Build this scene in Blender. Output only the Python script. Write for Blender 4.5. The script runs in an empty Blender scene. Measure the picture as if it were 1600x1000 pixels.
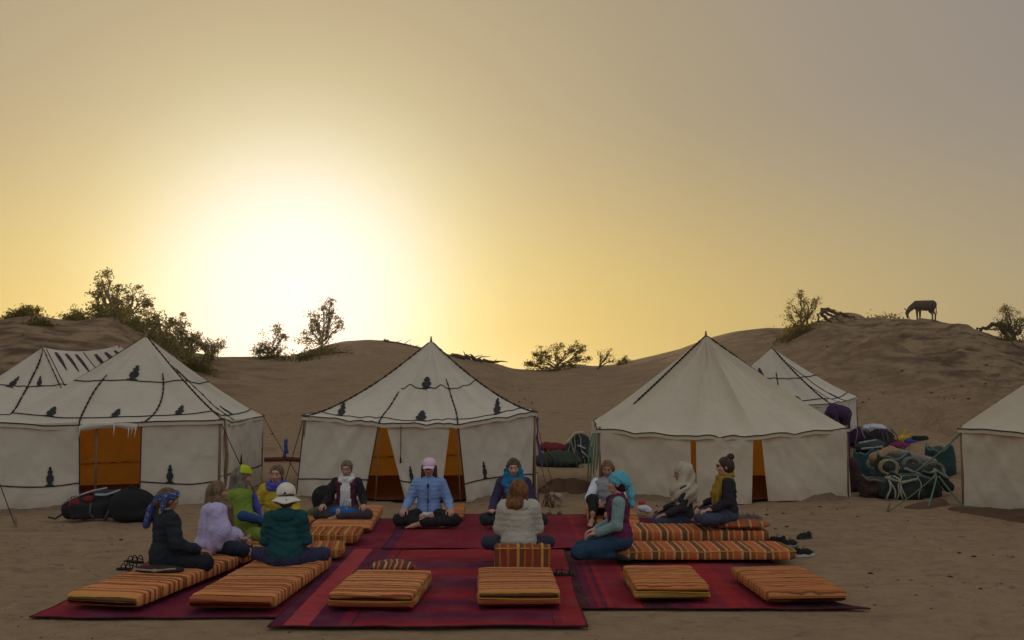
import bpy, math, random
import numpy as np
from mathutils import Vector, Matrix
sc = bpy.context.scene
COL = sc.collection
R = math.radians
# ------------------------------------------------------------------ camera
CAM_H, FOC, HOR = 1.9, 1500.0, 600.0            # photograph is 1600 x 1000
PITCH = math.atan((HOR-500)/FOC)
cd = bpy.data.cameras.new("camera"); cam = bpy.data.objects.new("camera", cd); COL.objects.link(cam)
cd.sensor_width = 36; cd.lens = FOC/1600*36; cd.clip_end = 5000; cd.clip_start = .1
cam.location = (0, 0, CAM_H); cam.rotation_euler = (math.pi/2+PITCH, 0, 0)
sc.camera = cam
# ------------------------------------------------------------------ light and view
SUN_AZ = math.atan((445-800)/FOC); SUN_EL = R(1.75)
SUN_DIR = Vector((math.sin(SUN_AZ)*math.cos(SUN_EL), math.cos(SUN_AZ)*math.cos(SUN_EL), math.sin(SUN_EL)))
sd = bpy.data.lights.new("sun", 'SUN'); so = bpy.data.objects.new("sun", sd); COL.objects.link(so)
sd.energy = 3.0; sd.angle = R(.6); sd.color = (1, .72, .38)
so.rotation_euler = (-SUN_DIR).to_track_quat('-Z', 'Y').to_euler(); so.location = (0, 0, 60)
vs = sc.view_settings; vs.view_transform = 'Standard'; vs.look = 'None'; vs.gamma = 1; vs.exposure = 0
vs.use_curve_mapping = False
sc.render.engine = 'CYCLES'
try:
    sc.cycles.max_bounces = 8; sc.cycles.transmission_bounces = 4; sc.cycles.diffuse_bounces = 4
except Exception: pass
w = bpy.data.worlds.new("World"); sc.world = w; w.use_nodes = True
nt = w.node_tree; nt.nodes.clear()
def wn(t, **k):
    n = nt.nodes.new(t)
    for a, b in k.items(): setattr(n, a, b)
    return n
def sky_build():
    L = nt.links.new
    out = wn('ShaderNodeOutputWorld')
    tc = wn('ShaderNodeTexCoord'); nrm = wn('ShaderNodeVectorMath', operation='NORMALIZE')
    L(tc.outputs['Generated'], nrm.inputs[0])
    el = R(5.3); ga = SUN_AZ+R(.6)
    g = (math.sin(ga)*math.cos(el), math.cos(ga)*math.cos(el), math.sin(el))   # centre of the glare above the sun
    dt = wn('ShaderNodeVectorMath', operation='DOT_PRODUCT'); dt.inputs[1].default_value = g
    L(nrm.outputs[0], dt.inputs[0])
    cl = wn('ShaderNodeClamp'); cl.inputs[1].default_value = -1; L(dt.outputs['Value'], cl.inputs[0])
    ac = wn('ShaderNodeMath', operation='ARCCOSINE'); L(cl.outputs[0], ac.inputs[0])
    dv = wn('ShaderNodeMath', operation='DIVIDE'); dv.inputs[1].default_value = math.pi; L(ac.outputs[0], dv.inputs[0])
    sq = wn('ShaderNodeMath', operation='SQRT'); L(dv.outputs[0], sq.inputs[0])
    def ramp(stops):
        r = wn('ShaderNodeValToRGB'); cr = r.color_ramp; cr.interpolation = 'LINEAR'
        th = np.array([s[0] for s in stops], float); cc = np.array([s[1:] for s in stops], float)
        q = np.sqrt(th/180)
        pos = np.unique(np.concatenate([q, np.linspace(0, 1, 12)]))[:30]
        # smooth (monotone) resampling
        for i, p in enumerate(pos):
            e = cr.elements[0] if i == 0 else (cr.elements[1] if i == 1 else cr.elements.new(p))
            e.position = float(p)
        for i, p in enumerate(pos):
            c = [np.interp(p, q, cc[:, k])/2 for k in range(3)]
            cr.elements[i].color = (*c, 1)
        L(sq.outputs[0], r.inputs[0]); return r
    up = ramp([(0, 1.0, .99, .95), (3.5, .96, .94, .87), (5.5, .91, .88, .76), (7.5, .82, .765, .58), (10, .685, .605, .395), (13, .565, .475, .285),
               (17, .485, .388, .232), (24.5, .39, .312, .195), (33, .33, .272, .205), (45, .275, .238, .205), (65, .34, .335, .32), (90, .46, .46, .47), (130, .54, .55, .57), (180, .55, .56, .59)])
    lo = ramp([(0, 1.02, 1.0, .95), (4, .97, .94, .83), (6.5, .92, .86, .65), (8.5, .87, .78, .46), (10.5, .80, .685, .30), (13, .735, .585, .22),
               (17.5, .675, .51, .17), (24, .605, .445, .16), (40, .43, .335, .178), (60, .34, .29, .21), (90, .42, .37, .29), (130, .54, .48, .38), (180, .56, .50, .40)])
    sx = wn('ShaderNodeSeparateXYZ'); L(nrm.outputs[0], sx.inputs[0])
    mr = wn('ShaderNodeMapRange', interpolation_type='SMOOTHSTEP'); L(sx.outputs['Z'], mr.inputs['Value'])
    mr.inputs['From Min'].default_value = math.sin(R(1)); mr.inputs['From Max'].default_value = math.sin(R(17))
    mx = wn('ShaderNodeMix', data_type='RGBA'); L(mr.outputs[0], mx.inputs[0]); L(lo.outputs[0], mx.inputs[6]); L(up.outputs[0], mx.inputs[7])
    bg = wn('ShaderNodeBackground'); L(mx.outputs[2], bg.inputs[0]); bg.inputs[1].default_value = 2.0
    ns = wn('ShaderNodeTexSky', sky_type='NISHITA'); ns.sun_disc = False; ns.sun_elevation = SUN_EL; ns.sun_rotation = SUN_AZ
    ns.air_density = 1.0; ns.dust_density = 3.0
    b2 = wn('ShaderNodeBackground'); L(ns.outputs[0], b2.inputs[0]); b2.inputs[1].default_value = .012
    ad = wn('ShaderNodeAddShader'); L(bg.outputs[0], ad.inputs[0]); L(b2.outputs[0], ad.inputs[1]); L(ad.outputs[0], out.inputs[0])
sky_build()
# ------------------------------------------------------------------ helpers
CF = np.array([0, math.cos(PITCH), math.sin(PITCH)]); CU = np.array([0, -math.sin(PITCH), math.cos(PITCH)]); CR = np.array([1., 0, 0])
def ray(px, py):
    return CF + CR*((px-800)/FOC) + CU*((500-py)/FOC)
def G(px, py, z=0.0):                            # point of the level z seen at a pixel
    d = ray(px, py); t = (z-CAM_H)/d[2]; return np.array([d[0]*t, d[1]*t, z])
def At(px, py, Y):                               # point at distance Y seen at a pixel
    d = ray(px, py); t = Y/d[1]; return np.array([d[0]*t, Y, CAM_H+d[2]*t])
def GT(px, py):                                  # point of the real ground seen at a pixel
    d = ray(px, py); t = np.arange(4, 90, .02)/d[1]; P = d[None]*t[:, None]; P[:, 2] += CAM_H
    h = P[:, 2] < ground_z(P[:, 0], P[:, 1]); i = int(np.argmax(h)) if h.any() else len(t)-1
    return np.array([P[i, 0], P[i, 1], gz(P[i, 0], P[i, 1])])
def XA(px, Y): return (px-800)/FOC*Y
rng = np.random.default_rng(7); random.seed(7)
_T = np.random.default_rng(3).random((64, 64, 64))
def vnoise(p):                                   # value noise in -1..1, p (...,3)
    p = np.asarray(p, float); f = np.floor(p).astype(int); t = p-f; t = t*t*(3-2*t); r = 0
    for dx in (0, 1):
        wx = t[..., 0] if dx else 1-t[..., 0]
        for dy in (0, 1):
            wy = t[..., 1] if dy else 1-t[..., 1]
            for dz in (0, 1):
                wz = t[..., 2] if dz else 1-t[..., 2]
                r = r + wx*wy*wz*_T[(f[..., 0]+dx) & 63, (f[..., 1]+dy) & 63, (f[..., 2]+dz) & 63]
    return r*2-1
def fbm(p, o=3):
    p = np.asarray(p, float); s = 0; a = 1
    for i in range(o): s = s+a*vnoise(p+i*17.3); p = p*2.03; a *= .5
    return s/1.75
def props(o, label=None, cat=None, group=None, kind=None):
    if label: o['label'] = label
    if cat: o['category'] = cat
    if group: o['group'] = group
    if kind: o['kind'] = kind
    return o
def thing(name, label, cat, loc=(0, 0, 0), rz=0, group=None):
    o = bpy.data.objects.new(name, None); COL.objects.link(o); o.empty_display_size = .1
    o.location = tuple(map(float, loc)); o.rotation_euler = (0, 0, rz); return props(o, label, cat, group)
def mk(name, V, F, mats, parent=None, smooth=True, idx=None):
    me = bpy.data.meshes.new(name); V = np.asarray(V, float)
    if isinstance(F, np.ndarray) and F.ndim == 2:
        n, k = F.shape
        me.vertices.add(len(V)); me.vertices.foreach_set('co', V.ravel().astype(np.float32))
        me.loops.add(n*k); me.loops.foreach_set('vertex_index', F.ravel().astype(np.int32))
        me.polygons.add(n); me.polygons.foreach_set('loop_start', (np.arange(n)*k).astype(np.int32))
        me.polygons.foreach_set('loop_total', np.full(n, k, np.int32))
        me.update(calc_edges=True)
    else:
        me.from_pydata([tuple(v) for v in V], [], [tuple(int(i) for i in f) for f in F]); me.update()
    if not isinstance(mats, (list, tuple)): mats = [mats]
    for m in mats: me.materials.append(m)
    if idx is not None: me.polygons.foreach_set('material_index', np.asarray(idx, np.int32))
    if smooth: me.polygons.foreach_set('use_smooth', np.ones(len(me.polygons), bool))
    o = bpy.data.objects.new(name, me); COL.objects.link(o)
    if parent is not None: o.parent = parent
    return o
class MB:
    def __init__(s): s.V = []; s.F = []; s.I = []; s.n = 0
    def add(s, V, F, mi=0):
        V = np.asarray(V, float); s.V.append(V); s.F += [tuple(int(i)+s.n for i in f) for f in F]; s.I += [mi]*len(F); s.n += len(V); return s
    def build(s, name, mats, parent=None, smooth=True):
        return mk(name, np.vstack(s.V), s.F, mats, parent, smooth, s.I)
def tube(P, r, seg=6, cap=True):
    P = np.asarray(P, float); n = len(P); r = np.broadcast_to(np.asarray(r, float), (n,))
    T = np.gradient(P, axis=0); T /= np.linalg.norm(T, axis=1)[:, None]+1e-9
    V = []; up = np.array([0, 0, 1.]) if abs(T[0][2]) < .9 else np.array([1., 0, 0])
    for i in range(n):
        a = np.cross(T[i], up); a /= np.linalg.norm(a)+1e-9; b = np.cross(a, T[i]); up = b
        for k in range(seg):
            t = 2*math.pi*k/seg; V.append(P[i]+r[i]*(math.cos(t)*a+math.sin(t)*b))
    F = [(i*seg+k, i*seg+(k+1) % seg, (i+1)*seg+(k+1) % seg, (i+1)*seg+k) for i in range(n-1) for k in range(seg)]
    if cap: F += [tuple(range(seg))[::-1], tuple((n-1)*seg+k for k in range(seg))]
    return np.array(V), F
def sagline(a, b, sag=.05, n=8):
    t = np.linspace(0, 1, n)[:, None]; P = np.asarray(a)*(1-t)+np.asarray(b)*t; P[:, 2] -= (4*t*(1-t)*sag)[:, 0]; return P
def grid(fn, nu, nv):
    u, v = np.meshgrid(np.linspace(0, 1, nu+1), np.linspace(0, 1, nv+1), indexing='ij')
    V = fn(u.ravel(), v.ravel()); i, j = np.meshgrid(np.arange(nu), np.arange(nv), indexing='ij'); a = (i*(nv+1)+j).ravel()
    return V, np.stack([a, a+nv+1, a+nv+2, a+1], 1)
# ------------------------------------------------------------------ implicit surfaces
def cap(a, b, ra, rb=None, k=.03): return ('c', np.array(a, float), np.array(b, float), ra, ra if rb is None else rb, k)
def ell(c, r, k=.03, rot=None, neg=False): return ('e', np.array(c, float), np.array(r, float), rot, neg, k)
def box(c, h, rr=.02, k=.02, rot=None): return ('b', np.array(c, float), np.array(h, float), rr, rot, k)
def surf(prims, vox, disp=None, amp=0.02):
    lo = []; hi = []
    for p in prims:
        if p[0] == 'c':
            m = max(p[3], p[4]); lo.append(np.minimum(p[1], p[2])-m); hi.append(np.maximum(p[1], p[2])+m)
        elif p[0] == 'e':
            if p[4]: lo.append(None); hi.append(None); continue
            r = p[2] if p[3] is None else np.full(3, p[2].max()); lo.append(p[1]-r); hi.append(p[1]+r)
        else:
            r = p[2]+p[3] if p[4] is None else np.full(3, np.linalg.norm(p[2])+p[3]); lo.append(p[1]-r); hi.append(p[1]+r)
    pad = 4*vox+amp
    L = np.min([a for a in lo if a is not None], 0)-pad; H = np.max([a for a in hi if a is not None], 0)+pad
    n = np.ceil((H-L)/vox).astype(int)+1
    ax = [L[i]+vox*np.arange(n[i]) for i in range(3)]
    D = np.full(n, 1.0)
    for p, a, b in zip(prims, lo, hi):
        k = p[-1]; mg = pad+k
        if a is None: a, b = p[1]-p[2].max(), p[1]+p[2].max()
        s = [slice(max(0, int((a[i]-mg-L[i])/vox)), min(n[i], int((b[i]+mg-L[i])/vox)+2)) for i in range(3)]
        X = np.stack(np.meshgrid(*[ax[i][s[i]] for i in range(3)], indexing='ij'), -1)
        if X.size == 0: continue
        if p[0] == 'c':
            ab = p[2]-p[1]; t = np.clip(((X-p[1])@ab)/max(ab@ab, 1e-9), 0, 1)
            d = np.linalg.norm(X-p[1]-t[..., None]*ab, axis=-1)-(p[3]*(1-t)+p[4]*t)
        elif p[0] == 'e':
            Y = X-p[1]
            if p[3] is not None: Y = Y@p[3]
            q = np.linalg.norm(Y/p[2], axis=-1); g = np.linalg.norm(Y/p[2]**2, axis=-1)
            d = q*(q-1)/np.maximum(g, 1e-6)
        else:
            Y = X-p[1]
            if p[4] is not None: Y = Y@p[4]
            q = np.abs(Y)-p[2]; d = np.linalg.norm(np.maximum(q, 0), axis=-1)+np.minimum(q.max(-1), 0)-p[3]
        S = D[s[0], s[1], s[2]]
        if p[0] == 'e' and p[4]:
            d = -d; h = np.clip(k-np.abs(S-d), 0, None)/k; D[s[0], s[1], s[2]] = np.maximum(S, d)+h*h*k*.25
        else:
            h = np.clip(k-np.abs(S-d), 0, None)/k; D[s[0], s[1], s[2]] = np.minimum(S, d)-h*h*k*.25
    if disp is not None:
        m = np.abs(D) < amp+2*vox; ii = np.argwhere(m); P = L+ii*vox; D[m] += disp(P)
    D[0] = D[-1] = 1; D[:, 0] = D[:, -1] = 1; D[:, :, 0] = D[:, :, -1] = 1
    sg = D < 0; cn = np.array(n)-1
    flat = lambda c: (c[:, 0]*cn[1]+c[:, 1])*cn[2]+c[:, 2]
    CI = []; CP = []; QF = []
    for axis in range(3):
        s0 = [slice(None)]*3; s1 = [slice(None)]*3; s0[axis] = slice(0, -1); s1[axis] = slice(1, None)
        A, B = D[tuple(s0)], D[tuple(s1)]; e = np.argwhere((A < 0) != (B < 0))
        a = A[tuple(e.T)]; b = B[tuple(e.T)]; t = a/(a-b)
        P = e.astype(float); P[:, axis] += t
        o1, o2 = [(1, 2), (2, 0), (0, 1)][axis]
        cs = []
        for d1, d2 in ((-1, -1), (0, -1), (0, 0), (-1, 0)):
            c = e.copy(); c[:, o1] += d1; c[:, o2] += d2; cs.append(flat(c)); CI.append(cs[-1]); CP.append(P)
        q = np.stack(cs, 1); fl = a > 0; q[fl] = q[fl][:, ::-1]; QF.append(q)
    CI = np.concatenate(CI); CP = np.concatenate(CP); QF = np.concatenate(QF)
    uq, inv = np.unique(CI, return_inverse=True); cnt = np.bincount(inv)
    V = np.stack([np.bincount(inv, CP[:, i])/cnt for i in range(3)], 1)
    F = np.searchsorted(uq, QF)
    return L+V*vox, F
# ------------------------------------------------------------------ materials
def mat(name, fn):
    m = bpy.data.materials.new(name); m.use_nodes = True; t = m.node_tree; t.nodes.clear()
    class N: pass
    def node(ty, ins=None, **k):
        n = t.nodes.new(ty)
        for a, b in k.items(): setattr(n, a, b)
        for a, b in (ins or {}).items():
            if hasattr(b, 'is_linked') or isinstance(b, bpy.types.NodeSocket): t.links.new(b, n.inputs[a])
            else: n.inputs[a].default_value = b
        return n
    out = node('ShaderNodeOutputMaterial'); s = fn(node, t); t.links.new(s, out.inputs[0]); return m
def c4(c): return (c[0], c[1], c[2], 1)
def ramp_node(node, fac, stops, interp='LINEAR'):
    r = node('ShaderNodeValToRGB', {0: fac}); cr = r.color_ramp; cr.interpolation = interp
    while len(cr.elements) < len(stops): cr.elements.new(.5)
    for e, (p, c) in zip(cr.elements, stops): e.position = p
    for e, (p, c) in zip(cr.elements, stops): e.color = c4(c)
    return r.outputs[0]
def mixc(node, f, a, b, mode='MIX'):
    n = node('ShaderNodeMix', {0: f}, data_type='RGBA', blend_type=mode)
    for i, v in ((6, a), (7, b)):
        if isinstance(v, bpy.types.NodeSocket): n.id_data.links.new(v, n.inputs[i])
        else: n.inputs[i].default_value = c4(v)
    return n.outputs[2]
_mc = {}
def cloth(col, var=.25, scale=9, bump=.25, rough=.9, key=None, sheen=0):
    k = (tuple(col), var, scale, bump, rough)
    if k in _mc: return _mc[k]
    def f(node, t):
        tc = node('ShaderNodeTexCoord').outputs['Object']
        n1 = node('ShaderNodeTexNoise', {'Vector': tc, 'Scale': scale, 'Detail': 5}).outputs[0]
        n2 = node('ShaderNodeTexNoise', {'Vector': tc, 'Scale': scale*9, 'Detail': 2}).outputs[0]
        lo = [c*(1-var) for c in col]; hi = [min(1, c*(1+var)) for c in col]
        cc = mixc(node, n1, lo, hi)
        n3 = node('ShaderNodeTexNoise', {'Vector': tc, 'Scale': scale*1.3, 'Detail': 3, 'Distortion': 1.8}).outputs[0]
        bq = node('ShaderNodeBump', {'Height': n2, 'Strength': bump, 'Distance': .006})
        b = node('ShaderNodeBump', {'Height': n3, 'Strength': min(1, bump*2.4), 'Distance': .03, 'Normal': bq.outputs[0]})
        b0 = node('ShaderNodeBump', {'Height': n1, 'Strength': bump, 'Distance': .02, 'Normal': b.outputs[0]})
        return node('ShaderNodeBsdfPrincipled', {'Base Color': cc, 'Roughness': rough, 'Normal': b0.outputs[0], 'Specular IOR Level': .2}).outputs[0]
    _mc[k] = mat("cloth", f); return _mc[k]
# ------------------------------------------------------------------ ground and dunes
SKY_PTS = [(-900, 560), (-400, 535), (-150, 510), (0, 499), (30, 493), (62, 492), (100, 499), (135, 499), (165, 494), (195, 495), (225, 509), (260, 527), (300, 549), (340, 556), (400, 557),
           (440, 557), (470, 551), (500, 541), (540, 532), (575, 530), (620, 534), (660, 542), (700, 552), (730, 560), (765, 564), (800, 576), (835, 578), (870, 575), (900, 568),
           (925, 572), (960, 569), (1000, 560), (1060, 545), (1110, 527), (1150, 517), (1200, 512), (1225, 513), (1260, 506), (1300, 500), (1345, 496), (1380, 497), (1430, 498),
           (1465, 503), (1500, 508), (1525, 517), (1560, 530), (1600, 538), (1700, 545), (1900, 540), (2500, 560)]
_px = np.array([p[0] for p in SKY_PTS], float); _py = np.array([p[1] for p in SKY_PTS], float)
_d = [ray(a, b) for a, b in SKY_PTS]
_az = np.array([math.atan2(d[0], d[1]) for d in _d]); _te = np.array([d[2]/math.hypot(d[0], d[1]) for d in _d])
def azp(px): return math.atan2(*ray(px, 560)[:2])
_rr = np.interp(_az, [azp(-400), azp(150), azp(330), azp(500), azp(750), azp(900), azp(1180), azp(1300), azp(1460), azp(1700)], [40, 40, 44, 47, 50, 56, 58, 52, 52, 46])
_r0 = np.interp(_az, [azp(0), azp(300), azp(480), azp(700), azp(900), azp(1150), azp(1350), azp(1650)], [21, 24, 24, 25, 26, 24, 21.5, 20])
def sm(t): t = np.clip(t, 0, 1); return t*t*(3-2*t)
def smooth_interp(x, xp, fp):
    h = .004; return (np.interp(x-h, xp, fp)+2*np.interp(x, xp, fp)+np.interp(x+h, xp, fp))/4
FLAT = [(-3.95, 3.6, 7.5, 13.8)]
def ground_z(X, Y):
    X = np.asarray(X, float); Y = np.asarray(Y, float); r = np.hypot(X, Y)+1e-6; az = np.arctan2(X, Y)
    azn = az+.010*vnoise(np.stack([r*.11, az*0, az*0], -1))*sm((r-22)/10)*0
    rr = smooth_interp(azn, _az, _rr); te = smooth_interp(azn, _az, _te); r0 = smooth_interp(azn, _az, _r0)
    Z = np.maximum(CAM_H+te*rr, .3)
    P = np.stack([X, Y, X*0], -1)
    t = (r-r0)/(rr-r0)
    prof = np.where(t < 1, .35*np.clip(t, 0, 1)+.65*sm(np.clip(t, 0, 1)), 1)
    # a gentle toe at the foot of the slope
    prof = np.where(t < 1, prof*sm(np.clip(t*5, 0, 1)), 1)
    crest = np.where(t >= 1, 1-.75*sm((r-rr)/25), prof)
    z = Z*crest
    # the far side keeps rolling, always under the sight line of the crest
    z = z + np.where(t > 1, .5*fbm(P*.06, 2)*sm((r-rr)/20), 0)
    # small relief
    slope = sm((r-r0+1)/5)*(1-.8*sm((r-rr+6)/5))
    right = sm((az-azp(1130))/.12)
    ledge = np.abs(fbm(np.stack([X*.28, Y*.55, X*0+4], -1), 4))
    left = 1-sm((az-azp(300))/.1)
    z = z + slope*(.16*fbm(P*.22, 3)+.035*fbm(P*1.3, 3)) + slope*right*(1.0*(ledge-.3)+.20*fbm(P*1.1, 3)+.07*fbm(P*3.1, 2)) + slope*left*(.28*(ledge-.3))
    # crest bumps on the right hill
    near = 1-sm((r-18)/6)
    fl = np.ones_like(r)
    for (x0, x1, y0, y1) in FLAT:
        fl = fl*(1-sm((X-x0+.25)/.25)*sm((x1+.25-X)/.25)*sm((Y-y0+.25)/.25)*sm((y1+.3-Y)/.3))
    tr = near*(.030*fbm(P*.9, 2)+.014*fbm(P*3.1, 2)+.008*vnoise(P*8))
    cell = vnoise(np.stack([X*4.4+.3*np.sin(Y*3), Y*4.4, X*0+9], -1)); tr = tr-near*.034*sm((cell-.30)/.35)
    z = z + (tr-.012)*fl*sm((r-3)/2) - .012*(1-fl)
    mid = sm((r-18)/3)*(1-slope); z = z + mid*(.05*fbm(P*.5, 3))*(1-sm((r-70)/30))
    return z
def gz(x, y): return float(ground_z(np.array([x]), np.array([y]))[0])
def build_ground():
    a = np.concatenate([np.arange(-42, 42.001, .14)])
    a = np.concatenate([np.arange(-180, -42, 3.0), a, np.arange(45, 180, 3.0)])
    r = [.6]
    while r[-1] < 1500:
        x = r[-1]; q = 1.35 if x < 3 else 1.06 if x < 6 else 1.0062 if x < 18 else 1.009 if x < 32 else 1.011 if x < 66 else 1.12
        r.append(x*q)
    r = np.array(r); A, Rr = np.meshgrid(np.radians(a), r, indexing='ij')
    X = np.sin(A)*Rr; Y = np.cos(A)*Rr; Z = ground_z(X, Y)
    V = np.stack([X, Y, Z], -1).reshape(-1, 3); na, nr = len(a), len(r)
    i, j = np.meshgrid(np.arange(na), np.arange(nr-1), indexing='ij'); i2 = (i+1) % na
    F = np.stack([i*nr+j, i2*nr+j, i2*nr+j+1, i*nr+j+1], -1).reshape(-1, 4)
    c = len(V); V = np.vstack([V, [[0, 0, Z[:, 0].mean()]]])
    def f(node, t):
        tc = node('ShaderNodeTexCoord').outputs['Object']
        n1 = node('ShaderNodeTexNoise', {'Vector': tc, 'Scale': .35, 'Detail': 6}).outputs[0]
        n2 = node('ShaderNodeTexNoise', {'Vector': tc, 'Scale': 5.0, 'Detail': 6, 'Roughness': .65}).outputs[0]
        n3 = node('ShaderNodeTexNoise', {'Vector': tc, 'Scale': 70.0, 'Detail': 3}).outputs[0]
        mp = node('ShaderNodeMapping', {'Vector': tc, 'Scale': (.5, 1.1, 1.4)})
        n4 = node('ShaderNodeTexNoise', {'Vector': mp.outputs[0], 'Scale': 1.6, 'Detail': 5, 'Roughness': .6}).outputs[0]
        base = mixc(node, n1, (.228, .152, .086), (.305, .210, .124))
        base = mixc(node, ramp_node(node, n2, [(.42, (0, 0, 0)), (.66, (.6, .6, .6))]), base, (.185, .125, .074))
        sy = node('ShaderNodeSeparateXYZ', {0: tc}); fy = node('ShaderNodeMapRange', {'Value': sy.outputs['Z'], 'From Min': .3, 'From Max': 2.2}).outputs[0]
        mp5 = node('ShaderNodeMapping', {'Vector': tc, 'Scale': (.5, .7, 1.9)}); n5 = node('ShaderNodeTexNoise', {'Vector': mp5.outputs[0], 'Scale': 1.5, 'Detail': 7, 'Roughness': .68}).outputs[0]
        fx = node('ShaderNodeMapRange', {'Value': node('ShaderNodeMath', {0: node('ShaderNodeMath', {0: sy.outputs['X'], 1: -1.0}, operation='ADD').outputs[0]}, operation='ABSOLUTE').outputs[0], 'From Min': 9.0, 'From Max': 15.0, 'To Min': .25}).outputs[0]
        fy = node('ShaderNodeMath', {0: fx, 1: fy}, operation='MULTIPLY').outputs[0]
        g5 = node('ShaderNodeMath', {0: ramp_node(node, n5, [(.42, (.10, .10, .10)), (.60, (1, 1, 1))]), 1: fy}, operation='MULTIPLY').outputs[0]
        base = mixc(node, g5, base, (.070, .042, .027))  # dark scrub litter, with the outer slopes' shade also painted into the sand colour
        g = ramp_node(node, n4, [(.58, (0, 0, 0)), (.72, (.55, .55, .55))])
        base = mixc(node, g, base, (.135, .088, .056))
        base = mixc(node, ramp_node(node, n3, [(.30, (.4, .4, .4)), (.42, (0, 0, 0))]), base, (.12, .085, .06))
        v = node('ShaderNodeTexVoronoi', {'Vector': tc, 'Scale': 5.5, 'Randomness': 1.0}).outputs['Distance']
        vv = ramp_node(node, v, [(0, (0, 0, 0)), (.35, (1, 1, 1))])
        b1 = node('ShaderNodeBump', {'Height': n3, 'Strength': .5, 'Distance': .012})
        b2 = node('ShaderNodeBump', {'Height': n2, 'Strength': .7, 'Distance': .05, 'Normal': b1.outputs[0]})
        b3 = node('ShaderNodeBump', {'Height': vv, 'Strength': .5, 'Distance': .05, 'Normal': b2.outputs[0]})
        b4 = node('ShaderNodeBump', {'Height': n4, 'Strength': .8, 'Distance': .25, 'Normal': b3.outputs[0]})
        return node('ShaderNodeBsdfPrincipled', {'Base Color': base, 'Roughness': .95, 'Specular IOR Level': .15, 'Normal': b4.outputs[0]}).outputs[0]
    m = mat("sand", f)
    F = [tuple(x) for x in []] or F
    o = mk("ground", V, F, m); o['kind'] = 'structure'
    return m
M_SAND = build_ground()
def dirt(col, key):
    def f(node, t):
        tc = node('ShaderNodeTexCoord').outputs['Object']
        n1 = node('ShaderNodeTexNoise', {'Vector': tc, 'Scale': 6.0, 'Detail': 6}).outputs[0]
        n2 = node('ShaderNodeTexNoise', {'Vector': tc, 'Scale': 45.0, 'Detail': 4}).outputs[0]
        c = mixc(node, n1, [x*.7 for x in col], [x*1.3 for x in col])
        b = node('ShaderNodeBump', {'Height': n2, 'Strength': .7, 'Distance': .02})
        return node('ShaderNodeBsdfPrincipled', {'Base Color': c, 'Roughness': .95, 'Normal': b.outputs[0], 'Specular IOR Level': .1}).outputs[0]
    return mat(key, f)
M_DAMP = dirt((.105, .062, .038), "damp_soil"); M_BANK = dirt((.17, .115, .075), "banked_sand")
def bank(name, pts, wd, hg, m, seed=0):           # a long low heap of soil along a line
    pts = np.asarray(pts, float); L = np.concatenate([[0], np.cumsum(np.linalg.norm(np.diff(pts, axis=0), axis=1))]); n = max(12, int(L[-1]/.05))
    def fn(u, v):
        s = u*L[-1]; x = np.interp(s, L, pts[:, 0]); y = np.interp(s, L, pts[:, 1])
        t = np.stack([np.gradient(np.interp(np.linspace(0, L[-1], 50), L, pts[:, k])) for k in (0, 1)], 1); t /= np.linalg.norm(t, axis=1)[:, None]
        k = (u*49).astype(int); nx, ny = -t[k, 1], t[k, 0]
        e = np.sin(np.pi*np.clip(u, 0, 1))**.45; off = (v-.5)*wd*e*(1+.35*vnoise(np.stack([s*1.7, v*0+seed, v*0], -1)))
        X, Y = x+nx*off, y+ny*off; P = np.stack([X, Y, X*0+seed], -1)
        z = hg*e*np.sin(np.pi*v)**1.3*(1+.5*fbm(P*2.2, 2))+.025*fbm(P*9, 2)*np.sin(np.pi*v)-.03*(1-np.sin(np.pi*v))
        return np.stack([X, Y, ground_z(X, Y)+z], -1)
    V, F = grid(fn, n, 14); o = mk(name, V, F, m); o['kind'] = 'structure'; return o
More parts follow.
